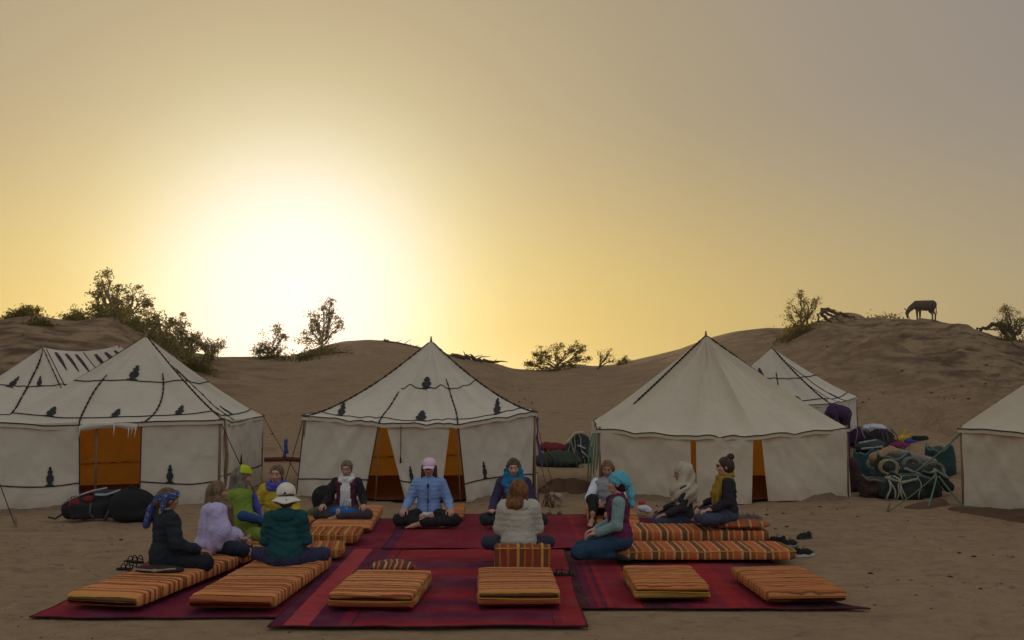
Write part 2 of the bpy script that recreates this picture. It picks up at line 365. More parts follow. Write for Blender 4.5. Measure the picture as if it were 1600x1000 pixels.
# ------------------------------------------------------------------ canvas and ropes
def canvas_mat(name, tint):
    def f(node, t):
        tc = node('ShaderNodeTexCoord').outputs['Object']; geo = node('ShaderNodeNewGeometry')
        n1 = node('ShaderNodeTexNoise', {'Vector': tc, 'Scale': 1.4, 'Detail': 6, 'Roughness': .6}).outputs[0]
        n2 = node('ShaderNodeTexNoise', {'Vector': tc, 'Scale': 7.0, 'Detail': 5}).outputs[0]
        mp = node('ShaderNodeMapping', {'Vector': tc, 'Scale': (260, 260, 260)})
        n3 = node('ShaderNodeTexNoise', {'Vector': tc, 'Scale': 160.0, 'Detail': 1}).outputs[0]
        c = mixc(node, n1, [x*.88 for x in tint], tint)
        c = mixc(node, ramp_node(node, n2, [(.5, (0, 0, 0)), (.85, (.22, .22, .22))]), c, [x*y for x, y in zip(tint, (.74, .68, .58))])
        sx = node('ShaderNodeSeparateXYZ', {0: tc}).outputs['Z']
        dz = node('ShaderNodeMapRange', {'Value': sx, 'From Min': .0, 'From Max': .28, 'To Min': .55, 'To Max': 0.0}).outputs[0]
        dd = node('ShaderNodeMath', {0: dz, 1: n2}, operation='MULTIPLY').outputs[0]
        c = mixc(node, dd, c, (.33, .24, .16))       # splashed dust along the hem
        b = node('ShaderNodeBump', {'Height': n3, 'Strength': .25, 'Distance': .003})
        n6 = node('ShaderNodeTexNoise', {'Vector': tc, 'Scale': 2.4, 'Detail': 4, 'Distortion': .7}).outputs[0]
        b5 = node('ShaderNodeBump', {'Height': n6, 'Strength': .42, 'Distance': .09, 'Normal': b.outputs[0]})
        b2 = node('ShaderNodeBump', {'Height': n2, 'Strength': .4, 'Distance': .03, 'Normal': b5.outputs[0]})
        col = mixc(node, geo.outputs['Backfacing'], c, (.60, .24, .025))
        d = node('ShaderNodeBsdfDiffuse', {'Color': col, 'Roughness': .6, 'Normal': b2.outputs[0]})
        tl = node('ShaderNodeBsdfTranslucent', {'Color': (.93, .42, .05, 1)})
        tf = node('ShaderNodeMapRange', {'Value': geo.outputs['Backfacing'], 'To Min': .05, 'To Max': .27}).outputs[0]
        return node('ShaderNodeMixShader', {0: tf, 1: d.outputs[0], 2: tl.outputs[0]}).outputs[0]
    return mat(name, f)
M_CANVAS = canvas_mat("canvas", (.57, .525, .435)); M_CANVAS2 = canvas_mat("plain_canvas", (.57, .51, .395))
M_ROPE = cloth((.022, .018, .015), rough=.8); M_MOTIF = cloth((.028, .028, .034), rough=.9)
M_ROPE_G = cloth((.10, .17, .12)); M_DADO = cloth((.10, .022, .012)); M_TIE = cloth((.6, .55, .45))
M_WOOD = cloth((.20, .12, .07), scale=20, rough=.8); M_HEM = cloth((.04, .03, .025))
MOTIF = [(0, .5), (.07, .52), (.10, .30), (.17, .26), (.28, .42), (.42, .46), (.54, .36), (.60, .20), (.66, .28), (.73, .33), (.79, .22), (.83, .12), (.87, .2), (.92, .18), (.97, .06), (1, .02)]
def strip(S, line, r=.012, off=.012, m=M_ROPE, name='seam_rope', parent=None, seg=5, knots=0):
    P = np.array([S(u, v, off) for u, v in line]).reshape(-1, 3); V, F = tube(P, r, seg); mb = MB().add(V, F)
    if knots:
        s = np.linspace(.08, .95, knots)
        for q in s:
            c = P[int(q*(len(P)-1))]; d = P[min(len(P)-1, int(q*(len(P)-1))+1)]-c
            if np.linalg.norm(d) < 1e-6: continue
            d = d/np.linalg.norm(d)*.05; mb.add(*tube([c-d, c, c+d], [r, r*1.9, r], seg))
    return mb.build(name, m, parent)
def motif(S, u0, v0, W, L, w, h, parent, ua=None):
    V = []; F = []; n = len(MOTIF)
    for k, off in enumerate((.006, .014)):
        for b, a in MOTIF:
            v = v0+b*h/L
            for sg in (-1, 1):
                u = u0+sg*a*w/W if ua is None else ua+((u0-ua)*(1-v0)+sg*a*w/W)/(1-v)
                V.append(np.ravel(S(u, v, off)))
    for i in range(n-1):
        q = 2*n
        F.append((2*i+q, 2*i+1+q, 2*i+3+q, 2*i+2+q)); F.append((2*i, 2*i+2, 2*i+2+q, 2*i+q)); F.append((2*i+1, 2*i+1+q, 2*i+3+q, 2*i+3))
    return mk("motif", np.array(V), F, M_MOTIF, parent, smooth=False)
def panel_surf(e0, e1, r0, r1, pw, scal, seed, rs=0, sag=.0, wr=.016):
    """roof panel: u along the eave, v up to the ridge; returns S(u, v, off)"""
    e0, e1, r0, r1 = [np.array(a, float) for a in (e0, e1, r0, r1)]
    nx, ny = (e1-e0)[1], -(e1-e0)[0]; nn = np.array([nx, ny, 0]); nn /= np.linalg.norm(nn)
    up = ((r0+r1)/2-(e0+e1)/2); nrm = np.cross(e1-e0, up); nrm /= np.linalg.norm(nrm)
    def S(u, v, off=0.0):
        u = np.asarray(u, float); v = np.asarray(v, float); uu = u[..., None]; vv = v[..., None]
        P = (e0*(1-uu)+e1*uu)*(1-vv)+(r0*(1-uu)+r1*uu)*vv
        zt = (e0[2]*(1-u)+e1[2]*u); zr = (r0[2]*(1-u)+r1[2]*u)
        m = 4*u*(1-u); p = pw+.25*m
        z = zt+(zr-zt)*np.clip(v, 0, 1)**p
        z = z-scal*m*(1-v)**3-rs*m*v**2
        q = np.stack([u*5.0, v*2.2, u*0+seed], -1); q2 = np.stack([u*13, v*2.0, u*0+seed+5], -1); q3 = np.stack([u*4+v*3, v*7, u*0+seed], -1)
        edge = np.clip(np.minimum(u, 1-u)*8, 0, 1)*np.clip((1-v)*6, 0, 1)
        d = (wr*2.0*vnoise(q)+wr*vnoise(q2)+wr*.6*vnoise(q3)-sag*m*4*v*(1-v))*edge
        P[..., 2] = z
        return P+nrm*(d+off)[..., None] if np.ndim(d) else P+nrm*(d+off)
    return S, nrm
def wall_surf(t0, t1, b0, b1, seed, wr=.026, scal=0., hem=.02):
    t0, t1, b0, b1 = [np.array(a, float) for a in (t0, t1, b0, b1)]
    n = np.cross(t1-t0, np.array([0, 0, 1.])); n /= np.linalg.norm(n)
    W = np.linalg.norm(t1-t0)
    def S(u, v, off=0.0):                        # v: 0 at the hem, 1 at the eave; n points out
        u = np.asarray(u, float); v = np.asarray(v, float); uu = u[..., None]; vv = v[..., None]
        P = (b0*(1-uu)+b1*uu)*(1-vv)+(t0*(1-uu)+t1*uu)*vv
        m = 4*u*(1-u)
        a = u*W
        q = np.stack([a*2.2+v*1.5, v*1.2, u*0+seed], -1); q1 = np.stack([a*5-v*3, v*2.0, u*0+seed+3], -1); q2 = np.stack([a*9+v*4, v*5, u*0+seed+8], -1)
        d = wr*(1.5*vnoise(q)+1.1*vnoise(q1)+.5*vnoise(q2)+.22*vnoise(q2*2.3))
        # pulled creases from the corners
        d = d+wr*.8*np.sin((a*3+(1-v)*9))*np.exp(-a*2.0)*(v)+wr*.8*np.sin(((W-a)*3+(1-v)*8))*np.exp(-(W-a)*2.0)*v
        d = d+.06*(1-v)**2*(.4+.6*vnoise(np.stack([a*1.3, a*0, a*0+seed], -1)))
        d = d*np.clip(np.minimum(u, 1-u)*W/.10, 0, 1)**.6
        z = P[..., 2]-scal*m*v**3+hem*vnoise(np.stack([a*2.5, a*0+2, a*0+seed], -1))*(1-v)**4
        P[..., 2] = z
        return P+n*np.asarray(d+off)[..., None]
    return S, n
def sarr(S, off=0.): return lambda u, v: S(u, v, off)
def tent(name, label, group, eave, ridge, pw, fm, scal=.05, ropes=(), motifs=(), front_walls=(), walls=(), seed=1, rs=0., base=None, gz0=0.0, hip_ropes=(), sag=.03, openings=()):
    """eave: 4+ points from front left, front ... front right, back right, back left (counter clockwise seen from above);
    ridge: one or two points; the panel i goes from eave[i] to eave[i+1]"""
    c = np.mean(eave, 0); root = thing(name, label, 'tent', (c[0], c[1], gz0), 0, group); org = np.array([c[0], c[1], gz0])
    E = [np.array(e, float)-org for e in eave]; Rg = [np.array(r, float)-org for r in ridge]; n = len(E)
    def rp(e): return min(Rg, key=lambda r: np.hypot(*(r-e)[:2]))
    cxy = np.mean([e[:2] for e in E], 0)
    surfs = []; 
    for i in range(n):
        e0, e1 = E[i], E[(i+1) % n]
        o0 = np.append((e0[:2]-cxy)/np.linalg.norm(e0[:2]-cxy)*.05, 0); o1 = np.append((e1[:2]-cxy)/np.linalg.norm(e1[:2]-cxy)*.05, 0)
        S, nr = panel_surf(e0+o0, e1+o1, rp(e0), rp(e1), pw, scal, seed*7+i*0, rs if len(Rg) > 1 else 0, sag); surfs.append(S)
        Ln = np.linalg.norm(e1-e0); V, F = grid(sarr(S), max(8, int(Ln/.05)), 44)
        mk("roof_panel", V, F, fm, root)
        # hem that hangs under the eave edge
        def hem(u, v, S=S):
            P = S(u, u*0, 0.0); P[:, 2] -= ((1-v)*.055); return P
        V, F = grid(hem, max(8, int(Ln/.08)), 2); mk("valance", V, F, fm, root)
    for (i, line, r, kn) in ropes: strip(surfs[i], line, r*.82, .012, parent=root, knots=kn)
    for i in range(n):
        strip(surfs[i], [(t, 0.0) for t in np.linspace(0, 1, 24)], .009, .012, name='eave_rope', parent=root)
    for (i, u, v, wd, h) in motifs:
        e0, e1 = E[i], E[(i+1) % n]; W = np.linalg.norm(e1-e0); rr_ = (rp(e0)+rp(e1))/2; ua = (float((rr_-e0)[0]/(e1-e0)[0]) if abs((e1-e0)[0]) > abs((e1-e0)[1]) else float(np.dot(rr_-e0, e1-e0)/W**2)) if len(Rg) == 1 else None; W = W*(1 if ua is not None else (1-v)); mid = (e0+e1)/2; L = np.linalg.norm(mid-(rp(e0)+rp(e1))/2)
        # widen in u by the panel taper, and in v by the concave profile
        motif(surfs[i], u, v, W, L, wd, h, root, ua)
    pole = MB()
    for r in Rg:
        pole.add(*tube([[r[0], r[1], 0], [r[0], r[1], r[2]-.02], [r[0], r[1], r[2]+.09]], [.03, .028, .011], 8))
    pole.build("centre_pole", M_WOOD, root)
    for e in E:
        if n == 6 and e is E[1] or n == 6 and e is E[2]: continue
        V, F = tube([[e[0], e[1], -.02], [e[0]+.004, e[1], e[2]*.5], [e[0], e[1], e[2]+.05]], .022, 7); mk("corner_pole", V, F, M_WOOD, root)
    return root, org, E, surfs
def wall(root, org, t0, t1, b0, b1, m, seed, name="wall_panel", wr=.027, scal=.02, rope=None, mots=(), edges=(), res=.035):
    S, n = wall_surf(np.array(t0)-org, np.array(t1)-org, np.array(b0)-org, np.array(b1)-org, seed, wr, scal)
    W = np.linalg.norm(np.array(t1)-np.array(t0)); H = np.linalg.norm(np.array(t0)-np.array(b0))
    V, F = grid(sarr(S), max(6, int(W/res)), max(8, int(H/res))); o = mk(name, V, F, m, root)
    if rope is not None:
        strip(S, [(t, rope+(.03*math.sin(t*3.1+seed))-.03) for t in np.linspace(0, 1, 26)], .010, .010, parent=root)
    for (u, wd, h) in mots: motif(S, u, rope+(.03*math.sin(u*3.1+seed))-.03, W, H, wd, h, root)
    for e in edges: strip(S, [(e, t) for t in np.linspace(0.02, 1, 20)], .010, .006, parent=root, name='edge_binding', m=M_HEM)
    return S, o
def guy(name, label, a, b, r=.007, m=M_ROPE, stake=True, sag=.03, group='tent guy ropes'):
    a = np.array(a, float); b = np.array(b, float)
    t = thing(name, label, 'rope', b, 0, group); V, F = tube(sagline(a-b, a-a, sag, 12), r, 5); mk("rope", V, F, m, t)
    if stake:
        d = (b-a); d[2] = 0; d /= np.linalg.norm(d)+1e-6
        V, F = tube([d*.06+[0, 0, -.12], d*0+[0, 0, .02], -d*.04+[0, 0, .13]], [.008, .013, .015], 6); mk("stake", V, F, M_WOOD, t)
    return t
# ------------------------------------------------------------------ the tents
V3 = lambda *a: np.array(a, float)
def lerp(a, b, t): return np.array(a, float)*(1-t)+np.array(b, float)*t
def drop(p, dz=0., out=(0, 0)): return V3(p[0]+out[0], p[1]+out[1], gz(p[0], p[1])+dz)
ARCH = [(u, .50+.07*math.sin(math.pi*u)) for u in np.linspace(0, 1, 30)]
LOW = [(u, .13) for u in np.linspace(0, 1, 30)]
def vert(u0, u1, v1, v0=0): return [(u0+(u1-u0)*t, v0+(v1-v0)*t) for t in np.linspace(0, 1, 26)]
def lining(root, org, a, b, z, m=None, dado=.5, mots=True, seed=3):
    # dark dado hung inside the back wall with an appliqued band
    a = np.array(a)-org; b = np.array(b)-org; n = np.cross(b-a, [0, 0, 1]); n /= np.linalg.norm(n)
    def f(u, v):
        P = a*(1-u[:, None])+b*u[:, None]; P = P+n*.12+.01*np.sin(u*40)[:, None]*n
        k = np.exp(-((u*6) % 1-.5)**2/.012); P[:, 2] = .02+v*(dado+.30*k); return P
    V, F = grid(f, 150, 6); mk("dado", V, F, M_DADO, root)
def tent_floor(root, org, E):
    P = np.array([[e[0], e[1], .012] for e in E]); c = P.mean(0); P = c+(P-c)*.97
    P[:, 2] = .03
    mk("floor_sheet", P, [tuple(range(len(P)))], cloth((.12, .035, .018)), root, False)
# tent B: left front
FL, FR, BR, BL = V3(-7.87, 14.65, 1.31), V3(-4.79, 15.83, 1.31), V3(-4.92, 19.0, 1.27), V3(-8.05, 17.9, 1.27)
r, org, E, S = tent("canvas_tent", "white canvas tent with its wide doorway open on an orange inside, at the left", 'camp tents', [FL, FR, BR, BL], [V3(-6.43, 16.85, 2.74)], 1.15, M_CANVAS, .035,
    ropes=[(0, ARCH, .011, 0), (0, LOW, .010, 0), (0, vert(.36, .20, .60), .011, 12), (0, vert(.64, .86, .62), .011, 12), (1, ARCH, .011, 0), (1, LOW, .011, 0), (1, vert(.36, .38, .72), .008, 8), (1, vert(.02, .02, .98), .014, 22), (3, vert(.97, .97, .98), .010, 0)],
    motifs=[(0, .17, .13, .14, .25), (0, .49, .13, .14, .26), (0, .82, .13, .14, .26), (0, .50, .57, .16, .34), (1, .5, .14, .14, .3), (1, .48, .57, .12, .3)], seed=2)
bl, br_ = drop(FL, .0), drop(FR, .0)
D0, D1 = .36, .635
wall(r, org, FL, lerp(FL, FR, D0), bl, lerp(bl, br_, D0+.012), M_CANVAS, 3, rope=.33, mots=[(.66, .115, .30)], edges=(1,))
wall(r, org, lerp(FL, FR, D1), FR, lerp(bl, br_, D1), br_, M_CANVAS, 9, rope=.31, mots=[(.37, .115, .30)], edges=(0, 1))
wall(r, org, FR, BR, br_, drop(BR), M_CANVAS, 21, rope=.33, mots=[(.5, .115, .30)])
wall(r, org, BR, BL, drop(BR), drop(BL), M_CANVAS, 31, rope=.35, mots=[(.35, .115, .30), (.6, .115, .30)])
wall(r, org, BL, FL, drop(BL), bl, M_CANVAS, 41, rope=.33)
tent_floor(r, org, E)
def rolled(u, v):                                # the door flap rolled up under the eave
    a = lerp(FL, FR, D0+.01)-org; b = lerp(FL, FR, D1-.01)-org; P = a*(1-u[:, None])+b*u[:, None]
    th = v*2*math.pi; rad = .045+.015*np.sin(u*9)
    P[:, 2] += -.10+.05*np.sin(u*math.pi)+rad*np.sin(th); P[:, 1] -= .03+rad*np.cos(th); return P
V, F = grid(rolled, 40, 10); mk("rolled_flap", V, F, M_CANVAS, r)
for u in (.37, .52, .585, .60, .615):
    a = lerp(FL, FR, u)-org; V, F = tube([a+[0, -.06, -.06], a+[.01, -.085, -.14], a+[.0, -.08, -.2-.1*random.random()]], .008, 5); mk("tie", V, F, M_TIE, r)
a = lerp(FL, FR, .435)-org; V, F = tube([a+[0, .02, -.05], a+[0.004, .02, -.6], a+[0, .02, -1.08]], .02, 6); mk("door_pole", V, F, M_WOOD, r)
V, F = tube([FR-org+[.06, .08, -1.3], FR-org+[.09, .12, -.6], FR-org+[.03, .10, .03]], .028, 8); mk("corner_pole", V, F, M_WOOD, r)
# tent C: the middle one
FL, DL, DR, FR, BR, BL = V3(-3.56, 16.57, 1.345), V3(-2.12, 15.66, 1.255), V3(-.92, 15.66, 1.235), V3(.39, 16.72, 1.405), V3(.35, 20.0, 1.36), V3(-3.5, 19.9, 1.36)
r, org, E, S = tent("canvas_tent", "white canvas tent with two narrow triangular door gaps, behind the person in a pink cap", 'camp tents', [FL, DL, DR, FR, BR, BL], [V3(-1.51, 17.9, 2.70)], 1.42, M_CANVAS, .0,
    ropes=[(1, [(u, .56+.02*math.sin(math.pi*u)) for u in np.linspace(0, 1, 20)], .011, 0), (1, LOW, .009, 0), (0, vert(.985, .74, .52), .011, 10), (2, vert(.015, .27, .66), .011, 10), (0, [(u, .555) for u in np.linspace(.74, 1, 8)], .011, 0), (0, LOW, .009, 0), (2, LOW, .009, 0),
           (0, vert(.02, .02, .98), .013, 18), (2, vert(.99, .99, .98), .013, 18), (2, [(u, .56) for u in np.linspace(0, 1, 20)], .009, 0), (3, vert(.35, .37, .8), .008, 0), (3, ARCH, .009, 0), (5, ARCH, .009, 0)],
    motifs=[(1, .5, .57, .18, .34), (1, .5, .13, .19, .52), (0, .30, .13, .17, .45), (2, .62, .13, .17, .50), (3, .3, .5, .10, .3)], seed=4, sag=.02)
b = [drop(p) for p in (FL, DL, DR, FR, BR, BL)]
wall(r, org, FL, lerp(FL, DL, .97), b[0]+[-.12, 0, .02], lerp(b[0], b[1], .80), M_CANVAS, 5, rope=.27, edges=(0, 1))
wall(r, org, lerp(DL, DR, .06), lerp(DL, DR, .93), lerp(b[1], b[2], .34), lerp(b[1], b[2], .80), M_CANVAS, 15, name="door_flap", rope=.29, mots=[(.28, .10, .28), (.75, .10, .28)], wr=.03)
wall(r, org, lerp(DR, FR, .03), FR, lerp(b[2], b[3], .13), b[3]+[-.04, 0, 0], M_CANVAS, 25, rope=.27, mots=[(.30, .10, .29)], edges=(0, 1))
for t, q in ((DL, b[1]), (DR, b[2])):
    a = t-org; sg = -1 if t is DL else 1; V, F = tube([a+[.03*sg, .03, 0], a+[.05*sg, .02, -.5], q-org+[.09*sg, .02, 0]], .012, 6); mk("door_pole", V, F, M_WOOD, r)
wall(r, org, FR, BR, b[3], b[4], M_CANVAS, 35, rope=.3); wall(r, org, BR, BL, b[4], b[5], M_CANVAS, 45, rope=.33, mots=[(.3, .1, .28), (.7, .1, .28)]); wall(r, org, BL, FL, b[5], b[0], M_CANVAS, 55, rope=.3)
tent_floor(r, org, E)
a = lerp(DL, DR, .27)-org
V, F = tube([a+[0, -.05, -.02], a+[0, -.06, -.5], a+[0, -.05, -.62]], [.007, .007, .018], 5); mk("tie", V, F, M_ROPE, r)
# tent D: right, plain
FL, M1, M2, FR, BR, BL = V3(1.50, 16.5, 1.12), V3(3.0, 15.75, 1.045), V3(4.0, 15.72, 1.055), V3(5.72, 16.5, 1.145), V3(5.95, 19.9, 1.13), V3(1.74, 20.0, 1.15)
r, org, E, S = tent("canvas_tent", "plain cream canvas tent without black motifs, behind the person with the sunglasses", 'camp tents', [FL, M1, M2, FR, BR, BL], [V3(3.62, 17.9, 2.80)], 1.10, M_CANVAS2, .0,
    ropes=[(0, vert(.03, .0, .99, .30), .014, 26), (3, vert(.04, .0, .99, .45), .013, 16)], seed=6, sag=.05)
b = [drop(p) for p in (FL, M1, M2, FR, BR, BL)]
wall(r, org, FL, lerp(FL, M1, .945), b[0]+[-.02, 0, 0], lerp(b[0], b[1], .95), M_CANVAS2, 7)
wall(r, org, M1, lerp(M2, M1, .07), b[1], lerp(b[2], b[1], .12)+[0, -.03, 0], M_CANVAS2, 17, name="door_flap", wr=.03)
wall(r, org, lerp(M2, M1, -.06), FR, lerp(b[2], b[3], .10), b[3]+[.05, 0, 0], M_CANVAS2, 27)
wall(r, org, FR, BR, b[3], b[4], M_CANVAS2, 37); wall(r, org, BR, BL, b[4], b[5], M_CANVAS2, 47); wall(r, org, BL, FL, b[5], b[0]+[-.03, 0, 0], M_CANVAS2, 57, wr=.05)
tent_floor(r, org, E)
for k in range(4):
    a = FL-org+[-.03-.03*k, .03, -.06]; V, F = tube([a, a+[-.02*k, -.03, -.3], a+[-.03-.02*k, .0, -.62-.08*k]], [.012, .02, .008], 6); mk("tie", V, F, M_ROPE_G, r)
# tent E: behind D on the slope
FL, FR, BR, BL = V3(4.95, 25.2, 1.44), V3(7.74, 23.5, 1.41), V3(9.30, 26.0, 1.56), V3(6.5, 27.8, 1.6)
r, org, E, S = tent("canvas_tent", "small white tent with black ropes standing behind the plain cream tent", 'camp tents', [FL, FR, BR, BL], [V3(6.95, 25.65, 2.86)], 1.2, M_CANVAS, .03,
    ropes=[(0, ARCH, .014, 0), (0, LOW, .014, 0), (0, vert(.64, .66, .66), .013, 10), (1, ARCH, .015, 0), (1, LOW, .015, 0), (1, vert(.3, .33, .8), .012, 0), (1, vert(.6, .6, .8), .012, 0), (1, vert(.01, .01, .98), .020, 22)],
    motifs=[(0, .38, .57, .17, .30), (0, .8, .13, .16, .22), (1, .62, .14, .12, .26)], seed=8, gz0=.3)
b = [drop(p) for p in (FL, FR, BR, BL)]
for k in range(4): wall(r, org, [FL, FR, BR, BL][k], [FR, BR, BL, FL][k], b[k], b[(k+1) % 4], M_CANVAS, 8+k*9, rope=.2)
tent_floor(r, org, [e*np.array([1, 1, 0]) for e in E])
# tent A: far left, with a sagging ridge
FL, FR, BR, BL = V3(-12.3, 20.3, 1.20), V3(-8.95, 20.0, 1.20), V3(-7.7, 24.2, 1.35), V3(-12.3, 25, 1.35)
r, org, E, S = tent("canvas_tent", "white tent with sagging ridge and row of dark pendants, behind the left tent", 'camp tents', [FL, FR, BR, BL], [V3(-10.75, 22.0, 2.74), V3(-9.55, 23.3, 2.84)], 1.15, M_CANVAS, .03,
    ropes=[(0, ARCH, .014, 0), (0, LOW, .012, 0), (0, vert(.52, .52, .98), .016, 18), (0, vert(.985, .985, .97), .013, 10), (1, ARCH, .012, 0), (1, vert(.03, .03, .98), .012, 0), (1, vert(.5, .5, .98), .012, 0)],
    motifs=[(0, .28, .53, .16, .34), (0, .70, .55, .16, .36)], seed=11, rs=.12)
for k in range(7):
    if k == 3: continue
    u0 = .13+k*.125; pts = []
    V = []; F = []
    for q, (vv, ww) in enumerate([(.95, .016), (.89, .022), (.83, .018), (.77, .011), (.71, .003)]):
        for o_ in (.008, .02):
            for s_ in (-1, 1): V.append(np.ravel(S[1](min(.99, max(.01, u0+s_*ww)), vv, o_)))
    for q in range(4):
        i = q*4; F += [(i+2, i+3, i+7, i+6), (i, i+2, i+6, i+4), (i+1, i+5, i+7, i+3)]
    mk("pendant", np.array(V), F, M_MOTIF, r, False)
b = [drop(p) for p in (FL, FR, BR, BL)]
for k in range(4): wall(r, org, [FL, FR, BR, BL][k], [FR, BR, BL, FL][k], b[k], b[(k+1) % 4], M_CANVAS, 11+k*9, rope=.3)
tent_floor(r, org, [e*np.array([1, 1, 0]) for e in E])
# tent F: cut by the right edge
LB, LF, RF, RB = V3(6.98, 15.0, 1.20), V3(8.35, 11.9, 1.15), V3(11.6, 13.2, 1.2), V3(10.3, 16.3, 1.25)
r, org, E, S = tent("canvas_tent", "cream canvas tent cut off by the right edge with dark soil heaped at its foot", 'camp tents', [LB, LF, RF, RB], [V3(9.3, 14.1, 3.02)], .98, M_CANVAS2, .02, seed=13, sag=.04)
b = [drop(p) for p in (LB, LF, RF, RB)]
for k in range(4): wall(r, org, [LB, LF, RF, RB][k], [LF, RF, RB, LB][k], b[k], b[(k+1) % 4], M_CANVAS2, 13+k*9, wr=.03)
tent_floor(r, org, E)
# soil round the tents
bank("soil_heap", [(6.6, 14.7), (7.25, 13.9), (7.9, 12.9), (8.5, 11.6)], .75, .15, M_DAMP, 1)
bank("soil_heap", [(4.1, 16.0), (4.9, 16.2), (5.7, 16.4)], .6, .10, M_BANK, 2)
bank("soil_heap", [(1.75, 16.25), (2.3, 16.0), (2.75, 15.8)], .5, .08, M_BANK, 3)
bank("soil_ledge", [(.45, 17.0), (.9, 17.6), (1.55, 17.5)], 1.0, .20, M_DAMP, 4)
bank("soil_heap", [(-3.6, 16.4), (-2.9, 16.1), (-2.3, 15.85)], .35, .05, M_BANK, 5)
bank("soil_heap", [(-.8, 15.6), (-.1, 16.1), (.4, 16.5)], .45, .08, M_BANK, 6)
bank("soil_heap", [(-8.2, 14.4), (-7.2, 14.8), (-6.5, 15.0)], .4, .05, M_BANK, 7)
bank("soil_heap", [(6.1, 14.9), (6.7, 15.3), (7.0, 15.6)], .7, .09, M_DAMP, 8)
# guy ropes
g = GT
guy("guy_rope", "dark rope staked in the sand left of the leftmost tent", V3(-8.0, 14.5, 1.31), g(25, 824), sag=.04)
guy("guy_rope", "dark rope from the back corner of the leftmost tent down towards the middle tent", V3(-4.92, 19.0, 1.3), V3(-3.62, 17.2, gz(-3.62, 17.2)))
guy("guy_rope", "dark rope from the left corner of the middle tent down to the bags behind it", V3(-3.56, 16.57, 1.4), V3(-4.3, 18.2, gz(-4.3, 18.2)))
guy("guy_rope", "dark rope running down the side wall of the leftmost tent", V3(-4.79, 15.83, 1.3), V3(-4.25, 16.2, gz(-4.25, 16.2)))
guy("guy_rope", "rope from the right corner of the middle tent to the bare sand beside it", V3(.39, 16.72, 1.4), V3(.75, 17.3, gz(.75, 17.3)+.02), m=M_WOOD)
guy("guy_rope", "second rope from the right corner of the middle tent, slanting right", V3(.41, 16.72, 1.0), V3(.62, 17.0, gz(.62, 17.0)+.02), m=M_WOOD)
guy("guy_rope", "green rope staked in the sand in front of the heap of panniers", V3(6.25, 14.3, .55), g(1387, 800), m=M_ROPE_G, r=.010)
# ------------------------------------------------------------------ people
def skin_mat(col):
    def f(node, t):
        tc = node('ShaderNodeTexCoord').outputs['Object']
        n1 = node('ShaderNodeTexNoise', {'Vector': tc, 'Scale': 22.0, 'Detail': 3}).outputs[0]
        c = mixc(node, n1, [col[0]*.82, col[1]*.72, col[2]*.7], [col[0]*1.12, col[1]*1.05, col[2]*1.0])
        return node('ShaderNodeBsdfPrincipled', {'Base Color': c, 'Roughness': .55, 'Subsurface Weight': .08, 'Subsurface Radius': (.012, .005, .003)}).outputs[0]
    return mat("skin", f)
SKINS = [skin_mat((.40, .24, .17)), skin_mat((.34, .19, .13)), skin_mat((.45, .28, .20))]
M_LIP = cloth((.30, .10, .08), bump=0, rough=.5); M_LASH = cloth((.035, .02, .015), bump=0); M_BROW = cloth((.10, .06, .04), bump=0)
def hair_mat(col):
    def f(node, t):
        tc = node('ShaderNodeTexCoord').outputs['Object']
        mp = node('ShaderNodeMapping', {'Vector': tc, 'Scale': (1, 1, .12)})
        n1 = node('ShaderNodeTexNoise', {'Vector': mp.outputs[0], 'Scale': 130.0, 'Detail': 3}).outputs[0]
        n2 = node('ShaderNodeTexNoise', {'Vector': mp.outputs[0], 'Scale': 30.0, 'Detail': 3}).outputs[0]
        s = node('ShaderNodeMath', {0: n1, 1: n2}, operation='MULTIPLY').outputs[0]
        c = ramp_node(node, s, [(.12, [x*.25 for x in col]), (.27, [x*.7 for x in col]), (.45, [min(1, x*1.35) for x in col])])
        b = node('ShaderNodeBump', {'Height': n1, 'Strength': .9, 'Distance': .006})
        return node('ShaderNodeBsdfPrincipled', {'Base Color': c, 'Roughness': .55, 'Normal': b.outputs[0], 'Specular IOR Level': .25}).outputs[0]
    return mat("hair", f)
def quilt(col, sc_=17.0, gloss=.55):
    return cloth(col, var=.12, scale=6, bump=.2, rough=gloss)
# ---- canonical head, hands, feet -------------------------------------------------
def make_head():
    P = [ell((0, -.014, .026), (.074, .092, .084)), ell((0, .028, -.018), (.060, .058, .082), .03), ell((0, .046, -.078), (.034, .034, .030), .03),
         ell((.034, .062, -.022), (.024, .026, .026), .02), ell((-.034, .062, -.022), (.024, .026, .026), .02), cap((-.030, .076, .030), (.030, .076, .030), .013, .013, .02),
         ell((0.031, .094, .010), (.015, .016, .010), .012, neg=True), ell((-0.031, .094, .010), (.015, .016, .010), .012, neg=True),
         cap((0, .084, .012), (0, .104, -.026), .007, .0125, .010), cap((.011, .092, -.030), (-.011, .092, -.030), .009, .009, .008),
         cap((-.018, .082, -.055), (.018, .082, -.055), .0085, .0085, .006), cap((-.013, .080, -.066), (.013, .080, -.066), .009, .009, .004),
         ell((.031, .079, .008), (.014, .012, .009), .004), ell((-.031, .079, .008), (.014, .012, .009), .004),
         ell((.074, -.006, -.008), (.010, .019, .031), .006), ell((-.074, -.006, -.008), (.010, .019, .031), .006),
         cap((0, -.018, -.05), (0, -.022, -.17), .050, .052, .02)]
    V, F = surf(P, .0062); c = V[F].mean(1); ax = np.abs(c[:, 0]); I = np.zeros(len(F), int)
    I[(c[:, 1] > .076) & (ax < .023) & (np.abs(c[:, 2]+.060) < .011)] = 1
    I[(c[:, 1] > .066) & (np.abs(ax-.031) < .014) & (np.abs(c[:, 2]-.003) < .0036)] = 2
    I[(c[:, 1] > .060) & (np.abs(ax-.032) < .018) & (np.abs(c[:, 2]-.031+ax*.12) < .0048)] = 3
    return V, F, I
